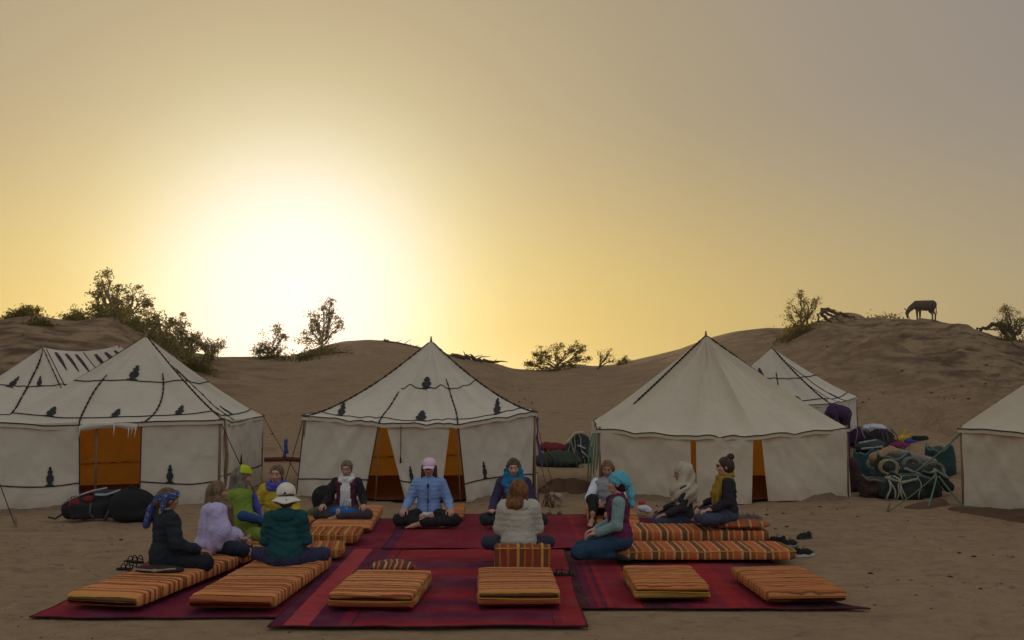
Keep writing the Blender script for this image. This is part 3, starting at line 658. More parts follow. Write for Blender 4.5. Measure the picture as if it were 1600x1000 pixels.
def make_hand(kind):                              # right hand, wrist at the origin, fingers along +Y, palm -Z, thumb at -X
    P = [ell((0, .045, 0), (.038, .050, .0145), .012), ell((.003, .012, 0), (.028, .028, .017), .02), cap((0, -.05, 0), (0, .01, 0), .026, .024, .02)]
    L = [(.070, .0085), (.079, .009), (.074, .0086), (.058, .0076)]; X = [-.027, -.009, .010, .027]
    for i, ((l, r), x) in enumerate(zip(L, X)):
        curl = {'knee': .45+.06*i, 'up': .30+.1*i, 'fist': .9}[kind]; p = np.array([x, .086-abs(i-1.3)*.006, 0]); a = 0.; spread = (x*3)
        for s_, fr in ((0, .45), (1, .32), (2, .23)):
            a += curl*(.6 if s_ == 0 else 1); q = p+l*fr*np.array([spread*.12, math.cos(a), -math.sin(a)])
            P.append(cap(p, q, r*(1-.08*s_), r*(1-.08*(s_+1)), .004)); p = q
    P += [cap((-.022, .018, -.004), (-.050, .046, -.012), .0155, .011, .014), cap((-.050, .046, -.012), (-.058, .074, -.024), .0105, .009, .004), cap((-.058, .074, -.024), (-.056, .094, -.034), .009, .0078, .003)]
    return surf(P, .0042)
def make_foot():                                  # heel at the origin, toes along +Y
    P = [ell((0, .0, -.002), (.030, .036, .034)), cap((0, .02, .004), (0, .12, -.012), .033, .030, .03), ell((0, .15, -.018), (.040, .045, .018), .02), cap((0, .0, .02), (0, -.005, .09), .034, .036, .03)]
    for i, x in enumerate((-.028, -.010, .005, .018, .030)): P.append(cap((x, .175-.006*i, -.020), (x, .205-.012*i, -.022), .012 if i == 0 else .0085, .010 if i == 0 else .007, .003))
    return surf(P, .0065)
HEAD = make_head(); HAND = {k: make_hand(k) for k in ('knee', 'up')}; FOOT = make_foot()
def frame(y, z):                                  # rotation whose columns are x, y, z; y along the limb, z roughly up
    y = np.array(y, float); y /= np.linalg.norm(y); z = np.array(z, float); x = np.cross(y, z); x /= np.linalg.norm(x); return np.stack([x, y, np.cross(x, y)], 1)
def rotm(yaw=0, pitch=0, roll=0):                 # yaw to the person's left positive, pitch nose-down positive
    return np.array(Matrix.Rotation(R(yaw), 3, 'Z') @ Matrix.Rotation(R(-pitch), 3, 'X') @ Matrix.Rotation(R(roll), 3, 'Y'))
POSE = {
 'lotus': dict(hipz=.105, sh=(.155, .005, .505), elb=(.245, .03, .285), wri=(.285, .235, .205), knee=(.345, .285, .085), ank=(-.05, .300, .060), hand='knee'),
 'lap': dict(hipz=.105, sh=(.148, .005, .505), elb=(.195, .05, .28), wri=(.10, .245, .185), knee=(.335, .290, .085), ank=(-.05, .305, .060), hand='up'),
 'palm': dict(hipz=.105, sh=(.155, .005, .505), elb=(.235, .05, .28), wri=(.27, .25, .19), knee=(.345, .285, .085), ank=(-.05, .300, .060), hand='up'),
 'kneel': dict(hipz=.20, sh=(.160, .005, .60), elb=(.205, .03, .375), wri=(.15, .235, .285), knee=(.16, .40, .09), ank=(.10, .02, .06), hand='knee'),
 'kneeup': dict(hipz=.105, sh=(.155, .02, .49), elb=(.225, .13, .29), wri=(.06, .30, .26), knee=(.14, .34, .30), ank=(.10, .48, .06), hand='knee'),
}
def person(label, X, Y, z0, heading, pose, head=(0, 0), s=1.0, top=(.1, .1, .1), sleeves=None, legs=(.03, .035, .06), skin=0, hair=None, extras=(), loose=.020, quilted=0, lean=0.0, feet='skin', wri=None, lift=None, hood=False, top_mat=None):
    root = thing("person", label, 'person', (X, Y, z0), R(heading), 'people sitting in a circle on the rugs')
    p = dict(POSE[pose]); hz = p['hipz']; mir = lambda v, q: np.array([v[0]*q, v[1], v[2]])
    ln = np.array([0, lean, 0.]); sh = np.array(p['sh'])+ln
    J = {}
    for q in (1, -1):
        wr_ = np.array((wri or {}).get(q, mir(p['wri'], 1)), float); el_ = np.array(p['elb'])+ln*.5
        J[q] = dict(hip=np.array([.085*q, 0, hz]), knee=mir(np.array(p['knee']), q)+[0, (.03 if q < 0 else 0), 0], ank=mir(np.array(p['ank'])+[0, (.055 if q < 0 else 0), .0], q), sh=mir(sh, q), elb=mir(el_, q), wri=mir(wr_, q))
    dz = sh[2]-.505; nb = np.array([0, lean*1.05-.005, .525+dz]); hc = nb+np.array([0, .022+lean*.25, .172]); RH = rotm(*head)
    tor = [ell((0, -.005, hz+.02), (.165, .125, .12), .05), ell((0, lean*.35, .27+dz*.6), (.125, .095, .15), .06), ell((0, lean*.8+.005, .42+dz), (.134, .100, .145), .06), cap(J[1]['sh']*[.82, 1, 1]+[0, 0, -.012], J[-1]['sh']*[.82, 1, 1]+[0, 0, -.012], .056, .056, .05)]
    neck = cap(nb-[0, 0, .02], nb+[0, .012, .09], .052, .047, .04)
    arms = []; legp = []
    for q in (1, -1):
        j = J[q]; arms += [cap(j['sh'], j['elb'], .046, .039, .03), cap(j['elb'], j['wri'], .038, .025, .02)]
        legp += [cap(j['hip']+[0, .02, 0], j['knee'], .088, .060, .04), cap(j['knee'], j['ank'], .056, .036, .03)]
    Vb, Fb = surf(tor+[neck]+arms+legp, .017); Ib = np.zeros(len(Fb), int)
    parts = [(Vb, Fb, Ib)]
    parts.append((HEAD[0]@RH.T+hc, HEAD[1], HEAD[2]))
    for q in (1, -1):
        j = J[q]; kind = p['hand']; hv, hf = HAND[kind]; d = j['wri']-j['elb']; d = d/np.linalg.norm(d); d = d*[.8, 1, .5]; up = (0, 0, 1) if kind == 'knee' else (0, -.4, -1)
        Rm = frame(d, up); m = hv*[q if kind == 'knee' else -q, 1, 1]
        f_ = hf if (q if kind == 'knee' else -q) == 1 else hf[:, ::-1]
        parts.append((m@Rm.T+j['wri'], f_, np.zeros(len(hf), int)))
        d = -j['hip']+j['ank']; fy = mir(np.array([-.6, .02, -.06]), q) if pose != 'kneel' else np.array([0, -1, -.1])
        if pose == 'kneeup': fy = np.array([0, 1, -.15])
        Rm = frame(fy, (0, 0, 1)); fv = FOOT[0]@Rm.T+j['ank']+[0, 0, -.015]; parts.append((fv, FOOT[1], np.full(len(FOOT[1]), 4)))
    n = 0; VV = []; FF = []; II = []
    for v, f, i in parts: VV.append(v); FF.append(f+n); II.append(i); n += len(v)
    fm = SKINS[skin] if feet == 'skin' else cloth(feet)
    mk("body", np.vstack(VV)*s, np.vstack(FF), [SKINS[skin], M_LIP, M_LASH, M_BROW, fm], root, idx=np.concatenate(II))
    seed = rng.random()*50
    # trousers
    def wr(P, a=.010, f=9): return a*fbm(P*[f, f, f*1.6]+seed, 3)
    lp = [(a[0], a[1], a[2], a[3]+.014, a[4]+.016, a[5]) for a in legp]+[ell((0, -.01, hz+.0), (.178, .14, .11), .05)]
    if legs is not None:
        V, F = surf(lp, .0135, lambda P: wr(P)+.0035*np.sin(P[:, 0]*90+5*vnoise(P*8)), .02); mk("trousers", V*s, F, cloth(legs), root)
    # top
    lo = loose; body_p = [ell(tor[0][1]+[0, 0, .03], tor[0][2]+[lo*.8, lo*.8, .0], .05)]+[ell(t[1], t[2]+lo, .06) for t in tor[1:3]]+[(tor[3][0], tor[3][1], tor[3][2], .056+lo, .056+lo, .05)]
    body_p.append(cap(nb-[0, 0, .03], nb+[0, .004, .022], .066+lo*.4, .060+lo*.3, .03))
    armp = []
    for q in (1, -1):
        j = J[q]; d = j['wri']-j['elb']; we = j['wri']-d*.06
        armp += [cap(j['sh'], j['elb'], .050+lo, .044+lo*.9, .035), cap(j['elb'], we, .044+lo*.9, .033+lo*.5, .02)]
    def dq(P):
        d = wr(P, .006 if quilted else .013, 8)
        if quilted: d = d-.0065*np.abs(np.sin((P[:, 2]+.020*vnoise(P*5))*math.pi/quilted))*(.7+.5*vnoise(P*9+7))
        else: d = d+.004*np.sin(P[:, 2]*70+6*vnoise(P*7+3))
        return d
    tm = top_mat or cloth(top, rough=.6 if quilted else .9)
    if sleeves is None:
        V, F = surf(body_p+armp, .0125, dq, .022); mk("jacket", V*s, F, tm, root)
    else:
        V, F = surf(body_p, .0125, dq, .022); mk("vest", V*s, F, tm, root)
        for q in (0, 2):
            V, F = surf(armp[q:q+2], .0115, lambda P: wr(P, .007, 9), .02); mk("sleeve", V*s, F, cloth(sleeves), root)
    if hood:
        V, F = surf([ell(nb+[0, -.070, .015], (.115, .066, .080), .03), cap(nb+[-.07, -.02, .03], nb+[0, -.085, .02], .032, .035, .03), cap(nb+[.07, -.02, .03], nb+[0, -.085, .02], .032, .035, .03)], .0125, lambda P: wr(P, .012, 11), .025)
        mk("hood", V*s, F, tm, root)
    H = lambda v: np.asarray(v, float)@RH.T+hc       # head space to person space
    ctx = dict(root=root, s=s, nb=nb, hc=hc, RH=RH, H=H, J=J, hz=hz, seed=seed, lean=lean, dz=dz)
    if hair: make_hair(ctx, *hair)
    for e in extras: e(ctx)
    return root
def put(ctx, name, prims, m, vox=.0105, disp=None, amp=.02, head=True):
    V, F = surf(prims, vox, disp, amp)
    if head: V = ctx['H'](V)
    return mk(name, V*ctx['s'], F, m, ctx['root'])
CAPP = lambda g=.010: [ell((0, -.016, .026), (.074+g, .092+g, .084+g), .02), ell((0, -.04, -.02), (.066+g, .066+g, .075+g), .03)]
FACE_CUT = ell((0, .125, -.030), (.062, .085, .088), .012, neg=True)
def make_hair(ctx, style, col, L=.2, m=None):
    m = m or hair_mat(col); sd_ = ctx['seed']
    P = CAPP(); d = lambda X: .006*fbm(X*[60, 60, 14]+sd_, 2)
    if style in ('long', 'bob', 'curly'):
        fz = 1 if L > .15 else .45
        for q in (1, -1):
            P += [cap((.066*q, -.015, .0), (.078*q, -.01, -.09-L*.3), .034, .030, .03)]
            if style == 'long': P += [cap((.078*q, -.01, -.09), (.085*q, .165*fz, -.16-L), .036, .028, .03), cap((.072*q, .02, -.08), (.068*q, .185*fz, -.14-L*.9), .030, .026, .03), cap((.078*q, -.02, -.09), (.08*q, -.09, -.12-L*.8), .036, .026, .03)]
            if style == 'long' and L > .15: P += [cap((.078*q, .02, -.08), (.088*q, .135, -.17), .032, .034, .03), cap((.088*q, .135, -.17), (.075*q, .195, -.20-L), .034, .024, .03)]
        if style == 'curly': P += [ell((.085*q, -.025, -.10), (.052, .065, .075), .03), ell((.105*q, -.05, -.165), (.050, .055, .060), .03), ell((.04*q, -.10, -.16), (.07, .045, .06), .03)]
        P += [cap((0, -.06, -.02), (0, -.085, -.10-L*.5), .070, .055, .04)]
        if style == 'long' and L > .15: P += [cap((.078*q, .02, -.08), (.088*q, .135, -.17), .032, .034, .03), cap((.088*q, .135, -.17), (.075*q, .195, -.20-L), .034, .024, .03)]
        if style == 'curly': P += [ell((0, -.045, -.01), (.100, .095, .115), .03)]; d = lambda X: .013*fbm(X*24+sd_, 3)
    FC = [FACE_CUT, ell((0, .125, -.10), (.055, .09, .09), .012, neg=True)]+([ell((0, .130, -.005), (.066, .085, .092), .012, neg=True)] if style in ('bun', 'low') else [])
    put(ctx, "hair", P+FC, m, .0095, d, .018)
    if style == 'bun': put(ctx, "hair_bun", [ell((0, -.082, .112), (.048, .046, .044)), ell((.01, -.06, .09), (.028, .028, .03))], m, .008, lambda X: .006*fbm(X*50, 2))
    if style == 'low': put(ctx, "hair_bun", [ell((0, -.115, -.045), (.038, .032, .036))], m, .008, lambda X: .006*fbm(X*50, 2))
# ---- clothing extras -------------------------------------------------------------
def scarf(col, tails=(), width=.05, thick=.052, hang=.28, m=None, high=0.0, sp=.0, fringe=0):
    def f(c):
        nb = c['nb']+[0, .012, .030+high]; P = []
        for k in range(14):
            a0, a1 = [2*math.pi*(k+i)/14 for i in (0, 1)]
            pt = lambda a: nb+np.array([.078*math.sin(a), .070*math.cos(a)+.012, .012*math.cos(2*a)-.022*math.cos(a)])
            P.append(cap(pt(a0), pt(a1), thick*.80, thick*.80, .02))
        mm = m or cloth(col, scale=14)
        V, F = surf(P, .0105, lambda X: .012*np.sin(X[:, 2]*95+5*vnoise(X*9))*.7+.008*fbm(X*18, 2), .025); mk("scarf", V*c['s'], F, mm, c['root'])
        for (x, y, l) in tails:
            a = nb+np.array([x*.7, .085, -.03]); lean = c['lean']; mid = a+[x*.4, .050+lean*.2, -l*.45]; b_ = a+[x*.5, .050-.0, -l]
            P = []
            for o_ in np.linspace(-width/2, width/2, 3):
                P += [cap(a+[o_*.7, 0, 0], mid+[o_, 0, 0], .020, .019, .012), cap(mid+[o_, 0, 0], b_+[o_*1.15, 0, 0], .019, .016, .012)]
            V, F = surf(P, .0105, lambda X: .007*np.sin(X[:, 0]*170+4*vnoise(X*6))+.004*fbm(X*20, 2), .02); mk("scarf_tail", V*c['s'], F, mm, c['root'])
            if fringe:
                mb = MB()
                for o_ in np.linspace(-width/2-.01, width/2+.01, 9):
                    q = b_+[o_*1.2, 0, .005]; mb.add(*tube([q, q+[.004*random.uniform(-1, 1), .004, -.03], q+[.012*random.uniform(-1, 1), .006, -.075]], [.0055, .005, .003], 5))
                o = mb.build("fringe", mm, c['root']); o.scale = (c['s'],)*3
    return f
def ballcap(col):
    def f(c):
        m = cloth(col, var=.08)
        put(c, "cap", [ell((0, -.010, .052), (.089, .106, .075), .01), ell((0, -.01, -.06), (.2, .2, .072), .006, neg=True)], m, .008)
        V, F = grid(lambda u, v: c['H'](np.stack([(u-.5)*.155*(1-.25*v), .078+v*.085*(1-(2*u-1)**2*.45), .045-.016*v-(2*u-1)**2*.022+.0*u], -1)), 14, 8)
        o = mk("cap_peak", V*c['s'], F, m, c['root']); so_ = o.modifiers.new("thickness", 'SOLIDIFY'); so_.thickness = .006
    return f
def buckethat(col, badge=True):
    def f(c):
        m = cloth(col, var=.1)
        put(c, "hat", [ell((0, -.014, .060), (.092, .108, .088), .01), cap((0, -.012, .02), (0, -.014, .065), .092, .09, .02), ell((0, -.01, -.115), (.2, .2, .11), .006, neg=True)], m, .008, lambda X: .003*fbm(X*20, 2))
        def br(u, v):
            a = u*2*math.pi; r_ = 1+v*.62; dz = -.055*v-.018*v*np.cos(a*2)+.006*np.sin(a*5+1)*v
            return c['H'](np.stack([.089*r_*np.sin(a), -.012+.106*r_*np.cos(a)*(1-.12*v), .012+dz], -1))
        V, F = grid(br, 40, 7); o = mk("hat_brim", V*c['s'], F, m, c['root']); so_ = o.modifiers.new("thickness", 'SOLIDIFY'); so_.thickness = .006
        band = [c['H']((.0955*math.sin(a), -.012+.112*math.cos(a), .030+.004*math.sin(a*3))) for a in np.linspace(0, 2*math.pi, 40)]
        V, F = tube(band, .0055, 6, False); mk("hat_band", V*c['s'], F, cloth((.30, .28, .24)), c['root'])
        if badge: put(c, "badge", [ell((-.012, -.126, .040), (.012, .007, .013))], M_ROPE, .004)
    return f
def headscarf(col, tails=True, m=None):
    def f(c):
        mm = m or cloth(col, scale=16)
        dd = lambda X: .004*np.sin((X[:, 2]*.9-X[:, 1]*.5)*95+4*vnoise(X*8))+.003*fbm(X*20, 2)
        put(c, "headscarf", [ell((0, -.020, .034), (.094, .112, .096), .02), ell((0, -.09, -.005), (.065, .055, .065), .03), ell((0, .130, -.045), (.070, .085, .088), .008, neg=True), ell((0, .045, -.11), (.2, .060, .09), .01, neg=True)], mm, .0085, dd)
        if tails:
            put(c, "scarf_tail", [cap((0, -.115, -.01), (-.01, -.150, -.10), .040, .034, .02), cap((-.01, -.150, -.10), (-.03, -.165, -.235), .036, .026, .02), cap((.01, -.13, -.03), (.03, -.165, -.17), .028, .020, .02)], mm, .009, dd)
    return f
def headband(col, m=None, w_=.026):
    def f(c):
        P = []
        for k in range(20):
            a0, a1 = [2*math.pi*(k+i)/20 for i in (0, 1)]; pt = lambda a: (.076*math.sin(a), -.014+.092*math.cos(a), .058-.050*(1-math.cos(a))*.5)
            P += [cap(np.array(pt(a0))+[0, 0, o_], np.array(pt(a1))+[0, 0, o_], .0215, .0215, .01) for o_ in (-w_*.4, w_*.4)]
        put(c, "headband", P+[ell((0, -.014, .026), (.084, .098, .084), .004, neg=True)], m or cloth(col), .008)
    return f
def veil(col, m=None):                            # shawl drawn over the head and round the shoulders
    def f(c):
        mm = m or cloth(col, scale=12); nb = c['nb']; hc = c['hc']; l = c['lean']
        P = [ell(hc+[0, -.030, .030], (.112, .125, .118), .03), cap(hc+[.055, -.01, -.02], nb+[.12, .01, -.01], .060, .062, .05), cap(hc+[-.055, -.01, -.02], nb+[-.12, .01, -.01], .060, .062, .05), cap(hc+[0, -.07, -.04], nb+[0, -.085, -.06], .095, .10, .05),
             ell(nb+[0, .0, -.080], (.250, .170, .150), .05), cap(nb+[.15, .0, -.03], nb+[.205, .03, -.19], .085, .07, .04), cap(nb+[-.15, .0, -.03], nb+[-.205, .03, -.19], .085, .07, .04), ell(nb+[0, .085, -.03], (.13, .075, .085), .04), ell(nb+[0, .06, -.16], (.14, .09, .10), .05),
             ell(hc+[0, .135, -.015], (.070, .115, .090), .02, neg=True)]
        V, F = surf(P, .0115, lambda X: .009*np.sin(X[:, 2]*45+X[:, 1]*38+5*vnoise(X*5))+.006*fbm(X*12, 3), .032); mk("shawl", V*c['s'], F, mm, c['root'])
    return f
def wrap(col, front=True, low=.09, m=None, hoodless=True):   # large shawl round the shoulders down to the seat
    def f(c):
        mm = m or cloth(col, var=.12, scale=10); nb = c['nb']; J = c['J']; P = [ell(nb+[0, -.006, -.030], (.225, .142, .092), .06), cap(nb+[0, -.03, .0], nb+[0, -.02, .035], .085, .075, .03)]
        for q in (1, -1):
            j = J[q]; P += [cap(j['sh'], j['elb']+[.01*q, 0, 0], .082, .092, .06), cap(j['elb'], j['wri']*[.9, .96, 1]+[0, 0, .015], .092, .062, .05), cap(j['elb']+[0, -.03, 0], [.19*q, -.02, low+.05], .085, .10, .06), cap([.10*q, .02, .33], [.13*q, .06, .17], .10, .11, .08)]
        P += [ell((0, -.045, .30), (.19, .13, .24), .06), ell((0, -.05, low+.04), (.25, .16, .09), .06)]
        P += [cap((0, .30, .48), (0, .33, .16), .055, .10, .03)][:0]
        P += [ell((0, .20, .42), (.048, .15, .17), .03, neg=True)]
        V, F = surf(P, .0135, lambda X: .011*np.sin(np.arctan2(X[:, 0], X[:, 1])*13+X[:, 2]*9+6*vnoise(X*5))*np.clip((.55-X[:, 2])*3, .2, 1)+.009*fbm(X*9, 3)+.022*fbm(np.stack([X[:, 0]*7+X[:, 2]*3, X[:, 1]*7, X[:, 2]*2.5-X[:, 0]*2], -1)+nb[2]*9, 2), .045)
        mk("shawl", V*c['s'], F, mm, c['root'])
    return f
def sunglasses():
    def f(c):
        put(c, "sunglasses", [ell((.031, .092, .012), (.022, .010, .017)), ell((-.031, .092, .012), (.022, .010, .017)), cap((-.03, .098, .016), (.03, .098, .016), .004, .004, .003), cap((.05, .09, .016), (.080, .0, .012), .004, .004, .003), cap((-.05, .09, .016), (-.080, .0, .012), .004, .004, .003)], cloth((.012, .01, .01), bump=0, rough=.2), .0045)
    return f
def lump_head(name, prims, col):
    return lambda c: put(c, name, prims, cloth(col), .008)
def lump(name, prims, m, vox=.012, disp=None, amp=.02):
    def f(c):
        V, F = surf(prims, vox, disp, amp); mk(name, V*c['s'], F, m, c['root'])
    return f
def blueprint(a, b):                              # printed cotton: two colours in fine patches
    def f(node, t):
        tc = node('ShaderNodeTexCoord').outputs['Object']
        v = node('ShaderNodeTexVoronoi', {'Vector': tc, 'Scale': 42.0}).outputs['Distance']
        n = node('ShaderNodeTexNoise', {'Vector': tc, 'Scale': 30.0, 'Detail': 3}).outputs[0]
        s = node('ShaderNodeMath', {0: v, 1: n}, operation='ADD').outputs[0]
        return node('ShaderNodeBsdfPrincipled', {'Base Color': ramp_node(node, s, [(.62, b), (.72, a)]), 'Roughness': .9}).outputs[0]
    return mat("printed_cotton", f)
M_PRINT = blueprint((.03, .05, .17), (.42, .48, .60))
NAVY = (.020, .026, .045)
person("person in a dark navy jacket with a blue printed scarf round brown hair", -3.32, 9.32, .125, -52, 'lotus', (4, 8), .96, (.016, .022, .028), legs=(.014, .016, .022), skin=1, loose=.026,
       hair=('low', (.14, .085, .045)), extras=[headband(None, M_PRINT, .036), lambda c: put(c, "scarf_tail", [cap((-.07, -.09, .0), (-.10, -.12, -.12), .026, .030, .02), cap((-.10, -.12, -.12), (-.12, -.13, -.27), .032, .036, .02), cap((.075, -.07, .02), (.085, -.08, -.09), .024, .026, .02)], M_PRINT, .009, lambda X: .006*np.sin(X[:, 0]*120))])
person("person with long light brown hair wrapped in a lavender shawl over a red top", -3.12, 10.2, .12, -72, 'lap', (0, 6), .94, (.30, .03, .04), legs=NAVY, skin=0, loose=.004, hair=('long', (.20, .125, .065), .16), extras=[wrap((.46, .41, .60), m=cloth((.43, .38, .58), var=.1, scale=10))], lean=.01)
person("person with long grey hair and a lime headband wrapped in a green shawl", -3.13, 11.1, .12, -78, 'lap', (0, 8), 1.03, (.045, .12, .32), legs=(.15, .23, .035), skin=1, loose=.006, hair=('long', (.19, .165, .13), .13), extras=[lump_head("headband", [ell((0, -.014, .030), (.096, .116, .106), .01), ell((0, -.22, .03), (.25, .19, .25), .01, neg=True), ell((0, 0, -.10), (.25, .25, .155), .01, neg=True)], (.36, .42, .02)), wrap((.15, .22, .03)), lump("sleeve", [cap((.285, .07, .30), (.16, .30, .215), .058, .045)], cloth((.025, .06, .18)), .011, lambda X: .012*fbm(X*14, 2)), lump("scarf", [cap((.02, .17, .50), (.05, .20, .36), .030, .034), cap((.05, .20, .36), (.05, .24, .22), .034, .028)], cloth((.06, .07, .34)), .011, lambda X: .006*np.sin(X[:, 0]*90))], lean=.02)
person("person in a yellow jacket with a thick blue scarf, sitting behind the white hat", -2.90, 11.95, .10, 178, 'lotus', (0, 4), .99, (.42, .31, .025), legs=(.05, .06, .11), skin=0, hair=('low', (.16, .09, .05)), extras=[scarf((.075, .08, .36), thick=.064, high=.008)], quilted=.0)
person("person in a teal hooded jacket and white sun hat, seen from behind", -2.20, 9.42, .12, 2, 'lap', (12, 10), .965, (.010, .060, .070), legs=(.030, .032, .075), hair=('low', (.10, .06, .04)), extras=[buckethat((.62, .58, .50))], hood=True, loose=.024)
person("person with black sleeves and a long fringed white scarf, blue cloth on the lap", -2.21, 12.95, .125, 180, 'lotus', (0, 14), .93, (.085, .018, .045), sleeves=(.018, .016, .018), legs=(.05, .045, .05), skin=0, hair=('low', (.19, .13, .075)),
       extras=[scarf(None, tails=[(.02, 0, .30), (-.035, 0, .30)], m=cloth((.60, .60, .60), var=.08, scale=14), fringe=1), lump("blanket", [ell((0, .25, .115), (.22, .13, .055)), ell((.07, .27, .14), (.10, .10, .04)), ell((-.09, .28, .11), (.10, .09, .05))], cloth((.015, .09, .30)), .012, lambda X: .010*fbm(X*14, 3))])
person("person in a light blue jacket and pale pink cap, cross-legged in the middle", -1.10, 12.85, .06, 180, 'lotus', (0, 7), 1.05, (.17, .27, .50), legs=(.018, .016, .018), skin=0, hair=('bob', (.09, .05, .03), .16), feet='skin', quilted=.052, loose=.015,
       extras=[ballcap((.62, .46, .56)), lump("undershirt", [ell((0, .01, .125), (.172, .148, .062))], cloth((.60, .60, .57)), .013), lump("sock", [ell((.0, .33, .052), (.10, .045, .042))], cloth((.42, .02, .10)), .010), lump("zipper", [cap((0, .152, .50), (0, .155, .30), .006), cap((0, .155, .30), (0, .165, .16), .006), ell((0, .150, .49), (.009, .01, .02))], cloth((.03, .04, .10)), .005)])
person("person in a maroon jacket with a turquoise scarf, facing the beige jacket", .02, 12.75, .08, 180, 'palm', (0, 10), 1.04, (.12, .02, .045), sleeves=(.035, .03, .075), legs=(.02, .03, .03), skin=2, hair=('long', (.11, .06, .035), .06),
       extras=[lump("scarf", [cap((.075, .035, .66), (.105, .05, .50), .045, .050), cap((-.075, .035, .66), (-.105, .05, .50), .045, .050), cap((0, -.05, .68), (0, -.07, .54), .08, .08), cap((.09, .06, .52), (.05, .13, .34), .050, .040), cap((-.09, .06, .52), (-.04, .12, .40), .050, .045), ell((0, .06, .53), (.10, .06, .05), .04)], cloth((.015, .13, .27)), .011, lambda X: .008*np.sin(X[:, 2]*70+5*vnoise(X*8)))])
person("person with auburn hair in a pale beige quilted jacket, seen from behind", .07, 9.98, .155, 2, 'lap', (0, 10), .94, (.40, .375, .31), legs=(.03, .035, .06), hair=('curly', (.22, .085, .025), .12), quilted=.062, hood=True, loose=.040)
person("person with auburn bobbed hair in a grey vest and white sleeves, one knee raised", 1.28, 12.95, .10, 162, 'kneeup', (8, 12), .98, (.26, .26, .27), sleeves=(.62, .66, .72), legs=(.018, .018, .02), skin=1, hair=('bob', (.22, .11, .045), .12), quilted=.0)
person("person kneeling in a maroon vest with a turquoise cloth wound round the head", 1.13, 10.28, .06, 86, 'kneel', (0, -2), 1.0, (.11, .018, .055), sleeves=(.17, .27, .26), legs=(.022, .055, .095), skin=2, hair=('low', (.03, .02, .018)), extras=[headscarf((.09, .36, .46))], feet=(.02, .02, .025))
person("person with a beige shawl over blonde hair and a dark jacket, looking left", 2.20, 12.45, .06, 84, 'lotus', (0, 10), 1.0, (.025, .025, .03), legs=(.035, .045, .075), skin=1, hair=('bob', (.30, .21, .11), .10), extras=[veil((.40, .34, .25))], feet=(.1, .1, .1))
person("person in sunglasses with a dark hair bun and long mustard scarf, in profile", 2.58, 11.66, .235, 88, 'lotus', (0, 4), .97, (.018, .018, .024), legs=(.045, .052, .085), skin=2, hair=('bun', (.055, .03, .022)), extras=[scarf(None, tails=[(-.04, 0, .40), (-.12, 0, .36), (.03, 0, .34)], m=cloth((.26, .16, .018), scale=14), width=.07, high=.0), sunglasses(), lump("scarf_drape", [cap((-.085, .065, .53), (-.10, .135, .38), .062, .062), cap((-.10, .135, .38), (-.10, .15, .17), .060, .045), cap((.0, .09, .5), (.0, .15, .36), .06, .05)], cloth((.26, .16, .018), scale=14), .011, lambda X: .008*np.sin(X[:, 1]*110+4*vnoise(X*6)))])
